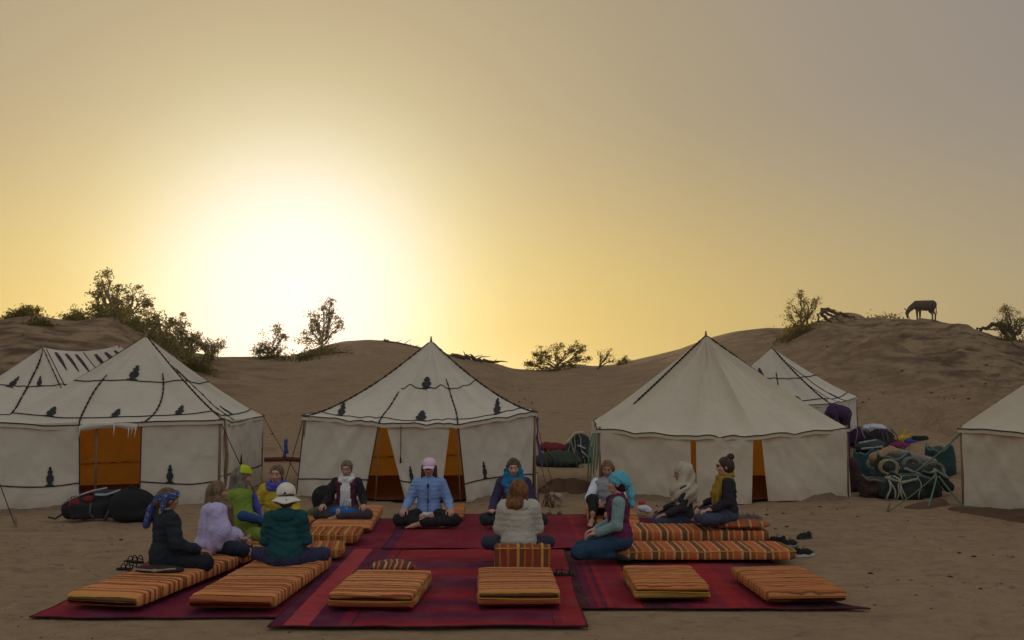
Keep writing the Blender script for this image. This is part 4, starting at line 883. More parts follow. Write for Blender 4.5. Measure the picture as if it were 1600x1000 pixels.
# ------------------------------------------------------------------ rugs
def rug_mat(kind, sx, sy):
    """woven wool: broad bands with weaving irregularities, in object coordinates"""
    def f(node, t):
        tc = node('ShaderNodeTexCoord').outputs['Object']; sp = node('ShaderNodeSeparateXYZ', {0: tc})
        nz = node('ShaderNodeTexNoise', {'Vector': tc, 'Scale': 3.0, 'Detail': 4}).outputs[0]
        mp = node('ShaderNodeMapping', {'Vector': tc, 'Scale': (1.2, 14, 1)} if kind != 'long' else {'Vector': tc, 'Scale': (14, 1.2, 1)})
        ns = node('ShaderNodeTexNoise', {'Vector': mp.outputs[0], 'Scale': 3.0, 'Detail': 5, 'Roughness': .7}).outputs[0]
        mp2 = node('ShaderNodeMapping', {'Vector': tc, 'Scale': (40, 90, 1)})
        fine = node('ShaderNodeTexNoise', {'Vector': mp2.outputs[0], 'Scale': 2.0, 'Detail': 2}).outputs[0]
        red, crim, pur, dk, pink = (.29, .018, .020), (.20, .014, .027), (.082, .013, .040), (.018, .016, .022), (.43, .055, .055)
        X = node('ShaderNodeMapRange', {'Value': sp.outputs[0], 'From Min': 0., 'From Max': sx}).outputs[0]
        Y = node('ShaderNodeMapRange', {'Value': sp.outputs[1], 'From Min': 0., 'From Max': sy}).outputs[0]
        if kind == 'front':
            c = ramp_node(node, Y, [(0, red), (.045, crim), (.09, pur), (.16, crim), (.22, pur), (.30, red), (.36, crim), (.47, pur), (.55, crim), (.62, red), (.70, pur), (.8, crim), (.93, red)], 'LINEAR')
            side = ramp_node(node, X, [(0, pur), (.035, pink), (.115, pur), (.21, crim), (.25, dk), (.26, dk), (.905, crim), (.93, red), (1, red)], 'CONSTANT')
            mask = ramp_node(node, X, [(0, (1, 1, 1)), (.255, (0, 0, 0)), (.90, (1, 1, 1))], 'CONSTANT')
            mk_ = node('ShaderNodeMath', {0: mask, 1: .85}, operation='MULTIPLY').outputs[0]
            c = mixc(node, mk_, c, side)
            mot = ramp_node(node, ns, [(.45, (0, 0, 0)), (.60, (1, 1, 1))]); c = mixc(node, node('ShaderNodeMath', {0: mot, 1: .45}, operation='MULTIPLY').outputs[0], c, pur)
        elif kind == 'back':
            c = ramp_node(node, X, [(0, pur), (.05, crim), (.50, pur), (.52, crim), (.76, crim), (.78, red), (.80, crim), (.90, pink), (.96, crim)], 'CONSTANT')
            c = mixc(node, node('ShaderNodeMath', {0: ramp_node(node, ns, [(.42, (0, 0, 0)), (.62, (1, 1, 1))]), 1: .4}, operation='MULTIPLY').outputs[0], c, pur)
        elif kind == 'long':
            c = ramp_node(node, X, [(0, dk), (.045, dk), (.07, pur), (.10, crim), (.12, pur), (.14, red), (.16, crim), (.25, red), (.27, dk), (.38, pur), (.45, crim), (.60, red), (.68, crim), (.80, pur), (.86, dk), (1, dk)], 'CONSTANT')
            c = mixc(node, node('ShaderNodeMath', {0: ramp_node(node, ns, [(.40, (0, 0, 0)), (.62, (1, 1, 1))]), 1: .5}, operation='MULTIPLY').outputs[0], c, crim)
        else:
            c = ramp_node(node, X, [(0, red), (.10, crim), (.30, pur), (.55, crim), (.60, pur), (.9, crim)], 'LINEAR')
            c = mixc(node, node('ShaderNodeMath', {0: ramp_node(node, ns, [(.42, (0, 0, 0)), (.62, (1, 1, 1))]), 1: .6}, operation='MULTIPLY').outputs[0], c, pur)
        dust = ramp_node(node, nz, [(.45, (0, 0, 0)), (.75, (.30, .30, .30))]); c = mixc(node, dust, c, (.20, .10, .09))
        c = mixc(node, .5, c, fine, 'OVERLAY')
        b = node('ShaderNodeBump', {'Height': fine, 'Strength': .5, 'Distance': .006}); b2 = node('ShaderNodeBump', {'Height': nz, 'Strength': .5, 'Distance': .04, 'Normal': b.outputs[0]})
        return node('ShaderNodeBsdfPrincipled', {'Base Color': c, 'Roughness': .95, 'Normal': b2.outputs[0], 'Specular IOR Level': .1}).outputs[0]
    return mat("wool_rug", f)
def rug(label, x0, x1, y0, y1, z, kind, skew=0., seed=0, tip=0.):
    sx, sy = x1-x0, y1-y0; root = thing("rug", label, 'rug', (x0, y0, 0), 0, 'woven red rugs')
    def f(u, v):
        X = u*sx+skew*v+.030*vnoise(np.stack([v*3, u*0+seed, u*0], -1))*np.where(u > .5, 1, -1)*np.abs(2*u-1)**4+tip*np.exp(-v*22)*(u**14)
        Y = v*sy+.022*vnoise(np.stack([u*4, v*0+seed+5, u*0], -1))*np.abs(2*v-1)**4
        P = np.stack([X, Y, X*0+seed], -1); ed = np.clip(np.minimum(np.minimum(u, 1-u)*sx, np.minimum(v, 1-v)*sy)*12, 0, 1)
        Z = z+.010*fbm(P*[2.2, 3.2, 1], 2)*.8+.004*vnoise(P*9)
        Z = np.maximum(Z, z-.004)
        return np.stack([X, Y, Z], -1)
    nu, nv = int(sx/.05), int(sy/.05); V, F = grid(f, nu, nv); mk("weave", V, F, rug_mat(kind, sx, sy), root)
    mb = MB()
    for uu, vv in ((np.linspace(0, 1, 40), np.zeros(40)), (np.linspace(0, 1, 40), np.ones(40)), (np.zeros(40), np.linspace(0, 1, 40)), (np.ones(40), np.linspace(0, 1, 40))):
        P = f(uu, vv); P[:, 2] -= .002; mb.add(*tube(P, .0075, 5))
    mb.build("binding", cloth((.05, .012, .018)), root); return root
rug("dark red rug under the two mattresses at the front left corner", -3.90, -1.80, 7.93, 11.3, .012, 'left', .10, 3)
rug("large crimson and purple front rug with a bright red stripe along its left side", -1.87, .56, 7.60, 11.12, .026, 'front', 0, 1)
rug("red rug with a black side band, under the folded mattress at the front right", .50, 2.75, 8.24, 11.2, .014, 'long', 0., 2, .28)
rug("plum rug at the back, in front of the person in a pink cap", -1.50, 1.42, 11.05, 13.85, .040, 'back', .0, 4)
rug("purple rug at the back left of the circle, beside the person in the white scarf", -3.7, -1.40, 11.15, 13.6, .020, 'left', .25, 6)
rug("purple rug at the back right of the circle, under the person in a beige shawl", 1.36, 3.10, 11.0, 13.7, .018, 'left', .0, 9)
# ------------------------------------------------------------------ mattresses
def stripe_mat(pal, period, seed=0, dots=True, warp=.004):
    def f(node, t):
        tc = node('ShaderNodeTexCoord').outputs['Object']; sp = node('ShaderNodeSeparateXYZ', {0: tc})
        n = node('ShaderNodeTexNoise', {'Vector': tc, 'Scale': 4.0, 'Detail': 2}).outputs[0]
        rnd = node('ShaderNodeObjectInfo').outputs['Random']
        w0 = node('ShaderNodeMath', {0: rnd, 1: 3.7, 2: sp.outputs[0]}, operation='MULTIPLY_ADD').outputs[0]
        wv = node('ShaderNodeMath', {0: n, 1: warp*8, 2: w0}, operation='MULTIPLY_ADD').outputs[0]
        q = node('ShaderNodeMath', {0: wv, 1: 1/period}, operation='MULTIPLY').outputs[0]; fr = node('ShaderNodeMath', {0: q}, operation='FRACT').outputs[0]
        st = []; p = 0; tot = sum(w_ for w_, _ in pal)
        for w_, c in pal: st.append((p/tot, c)); p += w_
        c = ramp_node(node, fr, st, 'CONSTANT')
        if dots:
            fy = node('ShaderNodeMath', {0: node('ShaderNodeMath', {0: sp.outputs[1], 1: 8.5}, operation='MULTIPLY').outputs[0]}, operation='FRACT').outputs[0]
            m1 = ramp_node(node, fy, [(0, (1, 1, 1)), (.30, (0, 0, 0))], 'CONSTANT'); m2 = ramp_node(node, fr, [(0, (0, 0, 0)), (.085, (1, 1, 1)), (.125, (0, 0, 0)), (.585, (1, 1, 1)), (.62, (0, 0, 0))], 'CONSTANT')
            m = node('ShaderNodeMath', {0: m1, 1: m2}, operation='MULTIPLY').outputs[0]; c = mixc(node, node('ShaderNodeMath', {0: m, 1: .6}, operation='MULTIPLY').outputs[0], c, (.12, .03, .02))
        g = node('ShaderNodeTexNoise', {'Vector': tc, 'Scale': 90.0, 'Detail': 2}).outputs[0]; n2 = node('ShaderNodeTexNoise', {'Vector': tc, 'Scale': 7.0, 'Detail': 4}).outputs[0]
        c = mixc(node, .30, c, g, 'OVERLAY'); c = mixc(node, node('ShaderNodeMath', {0: n2, 1: .30}, operation='MULTIPLY').outputs[0], c, (.30, .14, .07)); c = mixc(node, node('ShaderNodeMath', {0: rnd, 1: .28}, operation='MULTIPLY').outputs[0], c, (.24, .085, .035))
        b = node('ShaderNodeBump', {'Height': g, 'Strength': .35, 'Distance': .004})
        return node('ShaderNodeBsdfPrincipled', {'Base Color': c, 'Roughness': .9, 'Normal': b.outputs[0], 'Specular IOR Level': .15}).outputs[0]
    return mat("striped_weave", f)
O, O2, RD, YE, BR_, CR_ = (.52, .185, .055), (.38, .105, .025), (.20, .026, .010), (.50, .27, .05), (.09, .035, .015), (.60, .38, .15)
PE = (.60, .235, .085)
PAL_A = [(2.3, PE), (1.0, RD), (1.0, O2), (.7, BR_), (.7, YE), (2.0, PE), (.9, O2), (.7, RD), (1.7, PE), (.9, O2), (.8, BR_), (1.4, PE), (.6, YE), (1.1, RD)]
PAL_D = [(2.0, O), (.7, BR_), (1.5, O2), (.5, YE), (1.3, O), (.6, RD)]
PAL_B = [(2, RD), (1, O2), (.5, BR_), (1.6, YE), (.5, BR_), (2, (.36, .07, .02)), (.6, YE)]
PAL_C = [(2.6, (.50, .10, .035)), (.8, CR_), (2.2, BR_), (.7, CR_), (1.6, (.30, .05, .02)), (.8, YE)]
M_ST = [stripe_mat(PAL_A, .40), stripe_mat(PAL_B, .19, dots=False), stripe_mat(PAL_C, .24, dots=False), stripe_mat(PAL_D, .17, dots=False, warp=.012)]
M_LOW = stripe_mat([(1, (.22, .10, .03)), (1, (.30, .05, .02)), (1, (.40, .22, .05))], .5, dots=False)
M_PIPE = cloth((.42, .24, .035)); M_SIDE = cloth((.24, .13, .07))
def slab(name, L, W, H, z, m, parent, rib=.0, ribp=.11, seed=0, rr=.035, wavy=.006, sagx=0.):
    """soft slab: local X is the length; rounded edges, ribs across"""
    nx, ny = int(L/.028), int(W/.045); V = []; nL = 8
    # cross-section loop swept along X
    def sec(k):
        a = 2*math.pi*k/32; ca, sa = math.cos(a), math.sin(a); e = .27
        return math.copysign(abs(ca)**e, ca), math.copysign(abs(sa)**e, sa)
    S_ = np.array([sec(k) for k in range(32)]); xs = np.linspace(-1, 1, nx)
    P = np.zeros((nx, 32, 3))
    for i, x in enumerate(xs):
        en = (1-abs(x)**(L/rr*.55))**.5 if abs(x) < 1 else 0
        X = x*L/2; P[i, :, 0] = X; P[i, :, 1] = S_[:, 0]*W/2*(.93+.07*en); P[i, :, 2] = S_[:, 1]*H/2*max(en, .12)
    q = P.reshape(-1, 3); top = np.clip(q[:, 2]/H*2, -1, 1)
    d = rib*(np.abs(np.sin(q[:, 0]*math.pi/ribp+.5*vnoise(q*[3, 5, 1]+seed)))-.5)
    q2 = q.copy(); q2[:, 2] += np.where(top > 0, (d+wavy*fbm(q*[5, 5, 1]+seed, 2)+sagx*np.sin(q[:, 0]*2+seed))*top, 0); q2[:, 1] *= 1+(d*.6+.004*vnoise(q*7+seed))/(W/2)
    q2[:, 2] += z+H/2; q2[:, 0] += .012*vnoise(q*[1, 5, 3]+seed)
    i, j = np.meshgrid(np.arange(nx-1), np.arange(32), indexing='ij'); F = np.stack([i*32+j, (i+1)*32+j, (i+1)*32+(j+1) % 32, i*32+(j+1) % 32], -1).reshape(-1, 4)
    Fl = [tuple(f) for f in F]+[tuple(range(32))[::-1], tuple((nx-1)*32+k for k in range(32))]
    o = mk(name, q2, Fl, m, parent); return o
def piping(L, W, z, parent, m=M_PIPE, seed=0, r=.011):
    c = []
    for (a, b) in [(-1, -1), (1, -1), (1, 1), (-1, 1), (-1, -1)]: c.append((a*(L/2-.012), b*(W/2-.004)))
    P = []
    for k in range(4):
        for t in np.linspace(0, 1, 12, endpoint=False):
            x = c[k][0]*(1-t)+c[k+1][0]*t; y = c[k][1]*(1-t)+c[k+1][1]*t; P.append((x, y, z+.006*math.sin(x*9+y*5+seed)))
    P.append(P[0]); V, F = tube(P, r, 5, False); mk("piping", V, F, m, parent)
def mattress(label, cx, cy, ang, L, W=.68, H=.12, z=.045, m=0, folded=False, rib=.008, pal=None, seed=0, pipe=None, ribp=.073):
    root = thing("mattress", label, 'mattress', (cx, cy, z), R(ang), 'striped mattresses round the rugs')
    if folded:
        h = H/2*1.08; slab("lower_fold", L, W, h, 0, M_LOW, root, rib*.3, seed=seed+3); slab("upper_fold", L-.02, W-.015, h, h*.93, M_ST[m], root, rib, ribp, seed=seed)
        piping(L-.03, W-.02, h*.97, root, seed=seed, r=.008); piping(L-.04, W-.03, h*1.62, root, seed=seed+2, r=.006)
    else:
        slab("cover", L, W, H, 0, M_ST[m], root, rib, ribp, seed)
        if pipe: piping(L, W, H*.82, root, pipe, seed, .007)
    return root
mattress("long orange striped mattress with the person in navy at its far end", -3.25, 9.03, 80, 1.88, .66, seed=1)
mattress("orange striped mattress that the person in the white sun hat sits on", -2.25, 8.98, 86, 1.90, .72, seed=2, ribp=.11)
mattress("folded orange mattress with a dark cushion lying behind it", -1.135, 8.58, 86, 1.10, .72, .125, folded=True, seed=3, rib=.006, ribp=.11)
mattress("folded orange mattress in front of the red bolster", .042, 8.68, 92, 1.12, .70, .13, folded=True, seed=4, rib=.006, ribp=.11)
mattress("folded rippled orange mattress, left of the rightmost one", 1.385, 8.88, 90, 1.0, .66, .12, m=3, folded=True, seed=5, rib=.010, ribp=.05)
mattress("rippled orange mattress at the front right with a dark rolled edge", 2.48, 8.85, 93, 1.16, .70, .105, m=3, seed=6, rib=.012, ribp=.05)
mattress("mattress with broad red and brown stripes lying crosswise, nearest of the crosswise pair", 2.04, 10.55, 0, 1.92, .64, .115, m=2, seed=7, rib=.008, ribp=.08, pipe=M_PIPE)
mattress("red striped mattress under the person in sunglasses", 2.10, 11.75, 0, 1.90, .66, .135, m=2, seed=8, rib=.010, ribp=.08)
mattress("orange and yellow striped mattress under the lavender shawl", -2.98, 10.55, 78, 1.1, .66, .12, m=1, seed=9, rib=.012, ribp=.06)
mattress("orange striped mattress under the person in the green shawl", -3.15, 11.55, 84, .85, .66, .12, m=0, seed=19, rib=.010)
mattress("short striped mattress lying crosswise behind the person in the teal jacket", -2.28, 11.55, 3, .98, .60, .13, m=1, seed=10, rib=.014, ribp=.06, pipe=M_PIPE)
mattress("crosswise striped mattress peeping out beside the knee of the teal jacket", -2.22, 10.55, 8, .80, .55, .12, m=1, seed=11, rib=.012, ribp=.06, pipe=M_PIPE)
mattress("orange mattress under the person with the white scarf", -2.20, 13.15, 93, 1.9, .76, .12, m=0, seed=12, rib=.012, ribp=.08, z=.03)
mattress("orange mattress sticking out behind the person in the pink cap", -1.00, 13.65, 92, 1.1, .66, .12, m=3, seed=13, rib=.010)
mattress("orange mattress under the person in the grey vest, narrow end forward", 1.36, 13.35, 87, 1.7, .66, .12, m=0, seed=14, rib=.010)
mattress("orange mattress half hidden behind the yellow jacket", -2.95, 12.6, 90, 1.5, .66, .10, m=0, seed=15, z=.02)
# ------------------------------------------------------------------ cushions
def blob(name, label, cat, loc, rz, prims, m, vox=.012, disp=None, amp=.02, group=None, partname="cover", extra=()):
    t = thing(name, label, cat, loc, R(rz), group); V, F = surf(prims, vox, disp, amp); mk(partname, V, F, m, t)
    for (nm, pr, mm, dd) in extra:
        V, F = surf(pr, vox*.8, dd, .02); mk(nm, V, F, mm, t)
    return t
M_BOL = stripe_mat([(2, RD), (.7, O2), (.3, BR_), (2.2, (.20, .028, .012)), (.9, YE), (1.6, BR_), (.6, (.42, .10, .03))], .24, dots=False)
M_CUSH = stripe_mat([(1, (.09, .03, .02)), (.6, (.45, .13, .05)), (1.2, (.05, .025, .02)), (.5, (.5, .30, .16))], .12, dots=False, warp=.02)
fold = lambda a=.008, f=12: (lambda P: a*fbm(P*f+3.3, 3))
blob("bolster_cushion", "red and brown striped bolster that the person in the beige jacket sits on", 'cushion', (.10, 9.52, .045), 0, [box((0, 0, .145), (.245, .070, .110), .032, .02)], M_BOL, .011, lambda P: .007*np.sin(P[:, 0]*60)+.006*fbm(P*9, 2), extra=[("piping", [cap((-.26, -.10, .265), (.26, -.10, .265), .008)], M_PIPE, None)])
blob("cushion", "dark patterned cushion lying on the rug behind a folded mattress", 'cushion', (-1.17, 9.50, .04), 4, [ell((0, 0, .085), (.22, .15, .066)), box((0, 0, .08), (.12, .07, .016), .03)], M_CUSH, .011, fold(.014, 9), extra=[("piping", [cap((-.20, -.05, .09), (.20, -.05, .09), .008)], M_PIPE, None)])
blob("cushion", "brown cushion under the person in sunglasses", 'cushion', (2.72, 11.62, .19), -8, [ell((0, 0, .04), (.36, .21, .048)), box((0, 0, .04), (.24, .13, .008), .03)], stripe_mat([(2, (.30, .06, .02)), (1, (.16, .07, .03)), (.5, (.5, .28, .08))], .14, dots=False), .012, fold(.01, 9))
blob("seat_pad", "dark pad with a pale strap under the person in the navy jacket", 'cushion', (-3.28, 9.06, .165), -10, [ell((0, 0, .018), (.24, .12, .036))], cloth((.03, .02, .02)), .012, fold(.012, 14), extra=[("strap", [cap((-.2, -.10, .03), (.02, -.115, .025), .010), cap((.02, -.115, .025), (.2, -.07, .04), .010)], cloth((.30, .22, .18)), None)])
# ------------------------------------------------------------------ footwear
def shoe_trainer(name, label, x, y, rz, col, solecol=(.35, .33, .31), s=1.0, z=None, roll=0, grp='shoes taken off beside the rugs'):
    z = gz(x, y) if z is None else z; t = thing(name, label, 'shoe', (x, y, z), R(rz), grp)
    V, F = surf([cap((0, -.09, .018), (0, .09, .018), .036, .040, .03), ell((0, .0, .012), (.046, .135, .014), .01), ell((0, 0, -.04), (.2, .2, .040), .004, neg=True)], .007); mk("sole", V*s, F, cloth(solecol), t)
    V, F = surf([cap((0, -.085, .045), (0, -.08, .085), .034, .030, .02), cap((0, -.04, .055), (0, .04, .050), .036, .036, .03), cap((0, .04, .045), (0, .100, .035), .036, .028, .03), ell((0, -.05, .13), (.024, .055, .05), .01, neg=True)], .007, lambda P: .003*fbm(P*40, 2)); mk("upper", V*s, F, cloth(col), t)
    mb = MB()
    for k in range(4):
        yy = -.005+k*.020; zz = .092-k*.006; mb.add(*tube([[-.020, yy, zz-.006], [0, yy+.003, zz+.003], [.020, yy, zz-.006]], .0035, 5))
    mb.add(*tube([[0, -.01, .098], [.02, -.02, .125], [.035, -.005, .12], [.01, .0, .10]], .003, 5))
    o = mb.build("laces", cloth((.10, .09, .09)), t); o.scale = (s, s, s); return t
def sandal(name, label, x, y, rz, col, z=None, tipped=False):
    z = gz(x, y) if z is None else z; t = thing(name, label, 'sandal', (x, y, z), R(rz), 'sandals taken off beside the rugs')
    V, F = surf([cap((0, -.09, .012), (0, .09, .012), .032, .038, .03), ell((0, 0, .045), (.2, .3, .024), .004, neg=True)], .007); mk("sole", V, F, cloth(col), t)
    mb = MB()
    for yy, h in ((.055, .055), (-.0, .065), (-.075, .07)):
        a = np.linspace(-1, 1, 9); mb.add(*tube(np.stack([.04*np.sin(a*1.5), yy+0*a, .012+h*np.cos(a*1.5)**.8], -1), .006, 5))
    mb.add(*tube([[0.035, -.075, .03], [.036, 0, .05], [.03, .055, .04]], .005, 5)); mb.build("straps", cloth(col), t); return t
P_ = lambda px, py: G(px, py, 0.02)
q = P_(200, 886); sandal("sandal", "black strappy sandal on the sand beside the navy jacket, nearer to the front", q[0], q[1], 80, (.02, .015, .012))
q = P_(210, 875); sandal("sandal", "black strappy sandal on the sand beside the navy jacket, farther from the front", q[0], q[1], 70, (.02, .015, .012))
for i, (px, py, rz, s, col, sol, lab) in enumerate([(1213, 846, 60, 1.0, (.02, .016, .016), (.05, .04, .04), "dark laceless shoe touching the end of the crosswise mattress"), (1234, 851, -62, 1.0, (.018, .015, .016), (.16, .15, .15), "black trainer lying between the mattress ends and the lone upright shoe"),
                     (1257, 838, 110, .85, (.018, .015, .016), (.03, .03, .03), "small black shoe standing farthest from the mattresses"), (1256, 866, -70, 1.05, (.016, .014, .015), (.33, .31, .30), "black trainer with a pale sole, nearest to the camera on the right"),
                     (1160, 810, 100, .95, (.12, .09, .075), (.16, .12, .10), "grey brown shoe behind the person in sunglasses, left one of the pair"), (1178, 810, -80, .95, (.12, .09, .075), (.16, .12, .10), "grey brown shoe behind the person in sunglasses, right one of the pair"),
                     (858, 806, 10, .9, (.10, .06, .045), (.03, .02, .02), "brown shoe on the back edge of the plum rug, left one of the pair"), (874, 806, -5, .9, (.10, .06, .045), (.03, .02, .02), "brown shoe on the back edge of the plum rug, right one of the pair"),
                     (626, 806, 10, .9, (.03, .025, .025), (.05, .05, .05), "dark shoe between the white scarf and the pink cap, left one"), (638, 806, -10, .9, (.03, .025, .025), (.12, .11, .11), "dark shoe between the white scarf and the pink cap, right one")]):
    q = P_(px, py); shoe_trainer("shoe", lab, q[0], q[1], rz, col, sol, s)
q = P_(878, 900); sandal("sandal", "dark flat sandal on the red rug right of the folded mattress", q[0], q[1], 85, (.025, .03, .028), z=.03)
# ------------------------------------------------------------------ bags by the people
def straps(pts, r, m, t, name="strap"):
    V, F = tube(pts, r, 6); mk(name, V, F, m, t)
q = G(147, 815); t = blob("backpack", "black and red hiking backpack lying in front of the open doorway", 'backpack', (q[0], q[1]+.15, gz(q[0], q[1])), 6,
     [cap((-.38, 0, .14), (.15, 0, .20), .13, .17, .05), ell((-.28, 0, .22), (.16, .14, .12), .05), ell((.12, .02, .30), (.20, .13, .10), .05), box((-.1, -.12, .14), (.20, .04, .07), .04, .04)], cloth((.018, .018, .020), scale=14), .015, fold(.018, 8),
     extra=[("pocket", [ell((-.28, -.14, .22), (.09, .04, .10)), ell((-.10, -.15, .30), (.07, .03, .05))], cloth((.16, .018, .018)), fold(.006, 15)), ("lid", [ell((.14, .0, .37), (.24, .12, .045))], cloth((.025, .03, .045)), fold(.01, 10))])
M_STRAP = cloth((.30, .31, .33)); M_STRAP2 = cloth((.07, .075, .08))
straps([[-.02, -.12, .36], [.14, -.16, .36], [.32, -.12, .42]], .018, M_STRAP, t); straps([[-.30, -.06, .33], [-.1, -.02, .40], [.1, 0, .44]], .014, M_STRAP, t); straps([[.28, -.17, .28], [.20, -.22, .14], [.14, -.20, .02]], .022, M_STRAP2, t); straps([[-.05, -.19, .26], [-.06, -.20, .12], [.0, -.19, .03]], .014, M_STRAP2, t)
straps([[-.46, -.03, .10], [-.56, -.08, .03], [-.66, -.04, .05]], .014, cloth((.03, .03, .03)), t)
for k in range(6): straps([[-.46+.04*k, -.10, .22+.02*k], [-.43+.04*k, -.12, .27+.02*k]], .010, M_STRAP, t, "buckle")
q = G(200, 817); blob("duffel_bag", "round black bag standing right of the hiking backpack", 'bag', (q[0], q[1]+.15, gz(q[0], q[1])), 0, [ell((0, 0, .22), (.33, .24, .24)), ell((.05, 0, .10), (.36, .25, .12), .05)], cloth((.012, .013, .014)), .016, fold(.016, 6), extra=[("handle", [cap((-.1, -.05, .44), (0, -.05, .49), .014), cap((0, -.05, .49), (.1, -.05, .44), .014)], cloth((.02, .02, .02)), None)])
q = G(503, 803); blob("backpack", "small black daypack standing left of the white scarf", 'backpack', (q[0], q[1]+.1, .03), 10, [ell((0, 0, .19), (.17, .11, .19)), box((0, -.05, .16), (.10, .06, .09), .04, .03)], cloth((.013, .013, .015)), .013, fold(.014, 10), extra=[("handle", [cap((.05, 0, .36), (.12, 0, .42), .014), cap((.12, 0, .42), (.19, 0, .38), .013)], cloth((.02, .02, .02)), None), ("buckle", [cap((.11, -.12, .15), (.12, -.12, .21), .013)], cloth((.5, .5, .5)), None)])
q = G(497, 818); blob("cloth_bag", "olive green cloth bag in front of the small black daypack", 'bag', (q[0], q[1], .03), 10, [ell((0, 0, .09), (.17, .12, .10)), ell((.05, -.05, .14), (.08, .07, .07), .04)], cloth((.085, .09, .035)), .012, fold(.022, 12))
q = G(1006, 806); t = blob("plastic_bag", "crumpled white plastic bag behind the turquoise headscarf", 'bag', (q[0], q[1], .04), 0, [ell((0, 0, .06), (.09, .07, .06)), ell((.06, 0, .03), (.05, .05, .04), .03)], cloth((.50, .50, .54)), .009, fold(.03, 18), .035, extra=[("top", [ell((-.02, .02, .14), (.05, .04, .035))], cloth((.35, .04, .04)), fold(.015, 20))])
q = G(1003, 829); blob("cup", "small white cup on the rug behind the turquoise headscarf", 'cup', (q[0], q[1], .045), 0, [cap((0, 0, .01), (0, 0, .035), .030, .036, .01), ell((0, 0, .055), (.028, .028, .03), .004, neg=True)], cloth((.6, .58, .52), bump=0), .006)
q = G(860, 792); t = blob("thorn_branch", "dry brown branch with a rag of white plastic beside the middle tent", 'branch', (q[0]+.02, q[1]+.1, gz(q[0], q[1])), 0, [ell((.10, 0, .14), (.07, .06, .09)), cap((-.02, 0, .22), (.14, 0, .20), .03, .035, .03), cap((.15, 0, .18), (.13, 0, .04), .025, .02, .02), ell((.09, -.05, .12), (.05, .05, .06), .01, neg=True)], cloth((.30, .23, .17)), .010, fold(.02, 16), .03, partname="plastic")
mb = MB()
for k in range(16):
    a = np.array([random.uniform(-.25, .1), random.uniform(-.1, .1), 0]); b_ = a+[random.uniform(-.2, .2), random.uniform(-.1, .1), random.uniform(.15, .42)]; c_ = (a+b_)/2+[random.uniform(-.06, .06), 0, .03]; mb.add(*tube([a, c_, b_], [.010, .007, .003], 5))
mb.build("twigs", cloth((.14, .07, .045)), t)
# ------------------------------------------------------------------ camp gear
cs = lambda c, **k: cloth(c, scale=13, **k)
def at_g(px, py, Y=None):
    if Y is None: return GT(px, py)
    q = At(px, py, Y); return np.array([q[0], q[1], gz(q[0], q[1])])
def add_straps(t, w_, h_, dp, seed, n_=6):
    rr_ = random.Random(seed); mb = MB()
    for k in range(n_):
        x0 = rr_.uniform(-.45, .45)*w_; x1 = x0+rr_.uniform(-.3, .3)*w_; P = []
        for q_ in np.linspace(0, 1, 9):
            a_ = q_*math.pi*.55; P.append([x0+(x1-x0)*q_+.02*math.sin(q_*9+k), -dp*.5*math.sin(a_)*1.08-.02, h_*(.15+.85*math.cos(a_))+.01])
        mb.add(*tube(P, rr_.uniform(.008, .018), 5))
    mb.build("straps", cloth(rr_.choice([(.22, .22, .18), (.30, .27, .20), (.12, .15, .13), (.06, .06, .06)])), t)
def heap(name, label, cat, px, py, w_, h_, dp, m, rz=0, a=.03, f=6, grp=None, prims=None, extra=(), dy=.2):
    q = at_g(px, py); pr = prims or [ell((0, 0, h_*.45), (w_/2, dp/2, h_*.55), .06), ell((w_*.18, -.05, h_*.30), (w_*.33, dp*.5, h_*.35), .08), ell((-w_*.22, .03, h_*.28), (w_*.28, dp*.5, h_*.30), .08)]
    t_ = blob(name, label, cat, (q[0], q[1]+dy, q[2]-.01), rz, pr, m, .016, (lambda P: a*1.2*fbm(P*f+px*.1, 4)+a*.5*(np.abs(vnoise(P*f*1.7+py))-.3)), a*2+.02, grp, "folds", extra)
    if prims is None and h_ > .3: add_straps(t_, w_, h_, dp, px)
    return t_
G1 = 'camp baggage between the two big tents'; G2 = 'camp baggage between the right tents'
heap("tarpaulin", "dark green tarpaulin bundle under the red blanket between two tents", 'tarpaulin', 872, 730, 1.05, .38, .6, cs((.035, .05, .035)), grp=G1)
heap("blanket", "dark red blanket thrown over the green tarpaulin", 'blanket', 872, 712, .95, .34, .5, cs((.13, .014, .020)), grp=G1, prims=[ell((-.12, 0, .22), (.42, .26, .13)), cap((-.3, 0, .25), (.35, -.05, .10), .13, .11, .06)], dy=.05)
heap("bundle", "dark grey and blue bundle of clothes left of the plain tent's corner", 'bundle', 906, 724, .62, .72, .5, cs((.03, .035, .045)), grp=G1, a=.05, f=7, extra=[("edge", [cap((-.30, -.2, .52), (-.12, -.2, .74), .035), cap((-.12, -.2, .74), (.08, -.2, .76), .03)], cs((.42, .38, .22)), fold(.012, 20)), ("strap", [cap((-.05, -.3, .45), (.12, -.32, .38), .022), cap((.05, -.32, .30), (.2, -.30, .16), .02)], cs((.30, .30, .28)), None)])
heap("blue_tarpaulin", "flat blue sheet lying under the baggage beside the middle tent", 'tarpaulin', 872, 730, .8, .03, .3, cs((.022, .035, .09)), grp=G1, a=.012, f=5)
q = at_g(448, 722); t = thing("tent_rail", "dark red rail tied between the leftmost and the middle tent", 'pole', (q[0], q[1], q[2]), 0); V, F = tube([[-.55, 0, .06], [0, .02, .075], [.5, 0, .05]], .055, 8); mk("rail", V, F, cs((.12, .022, .020)), t)
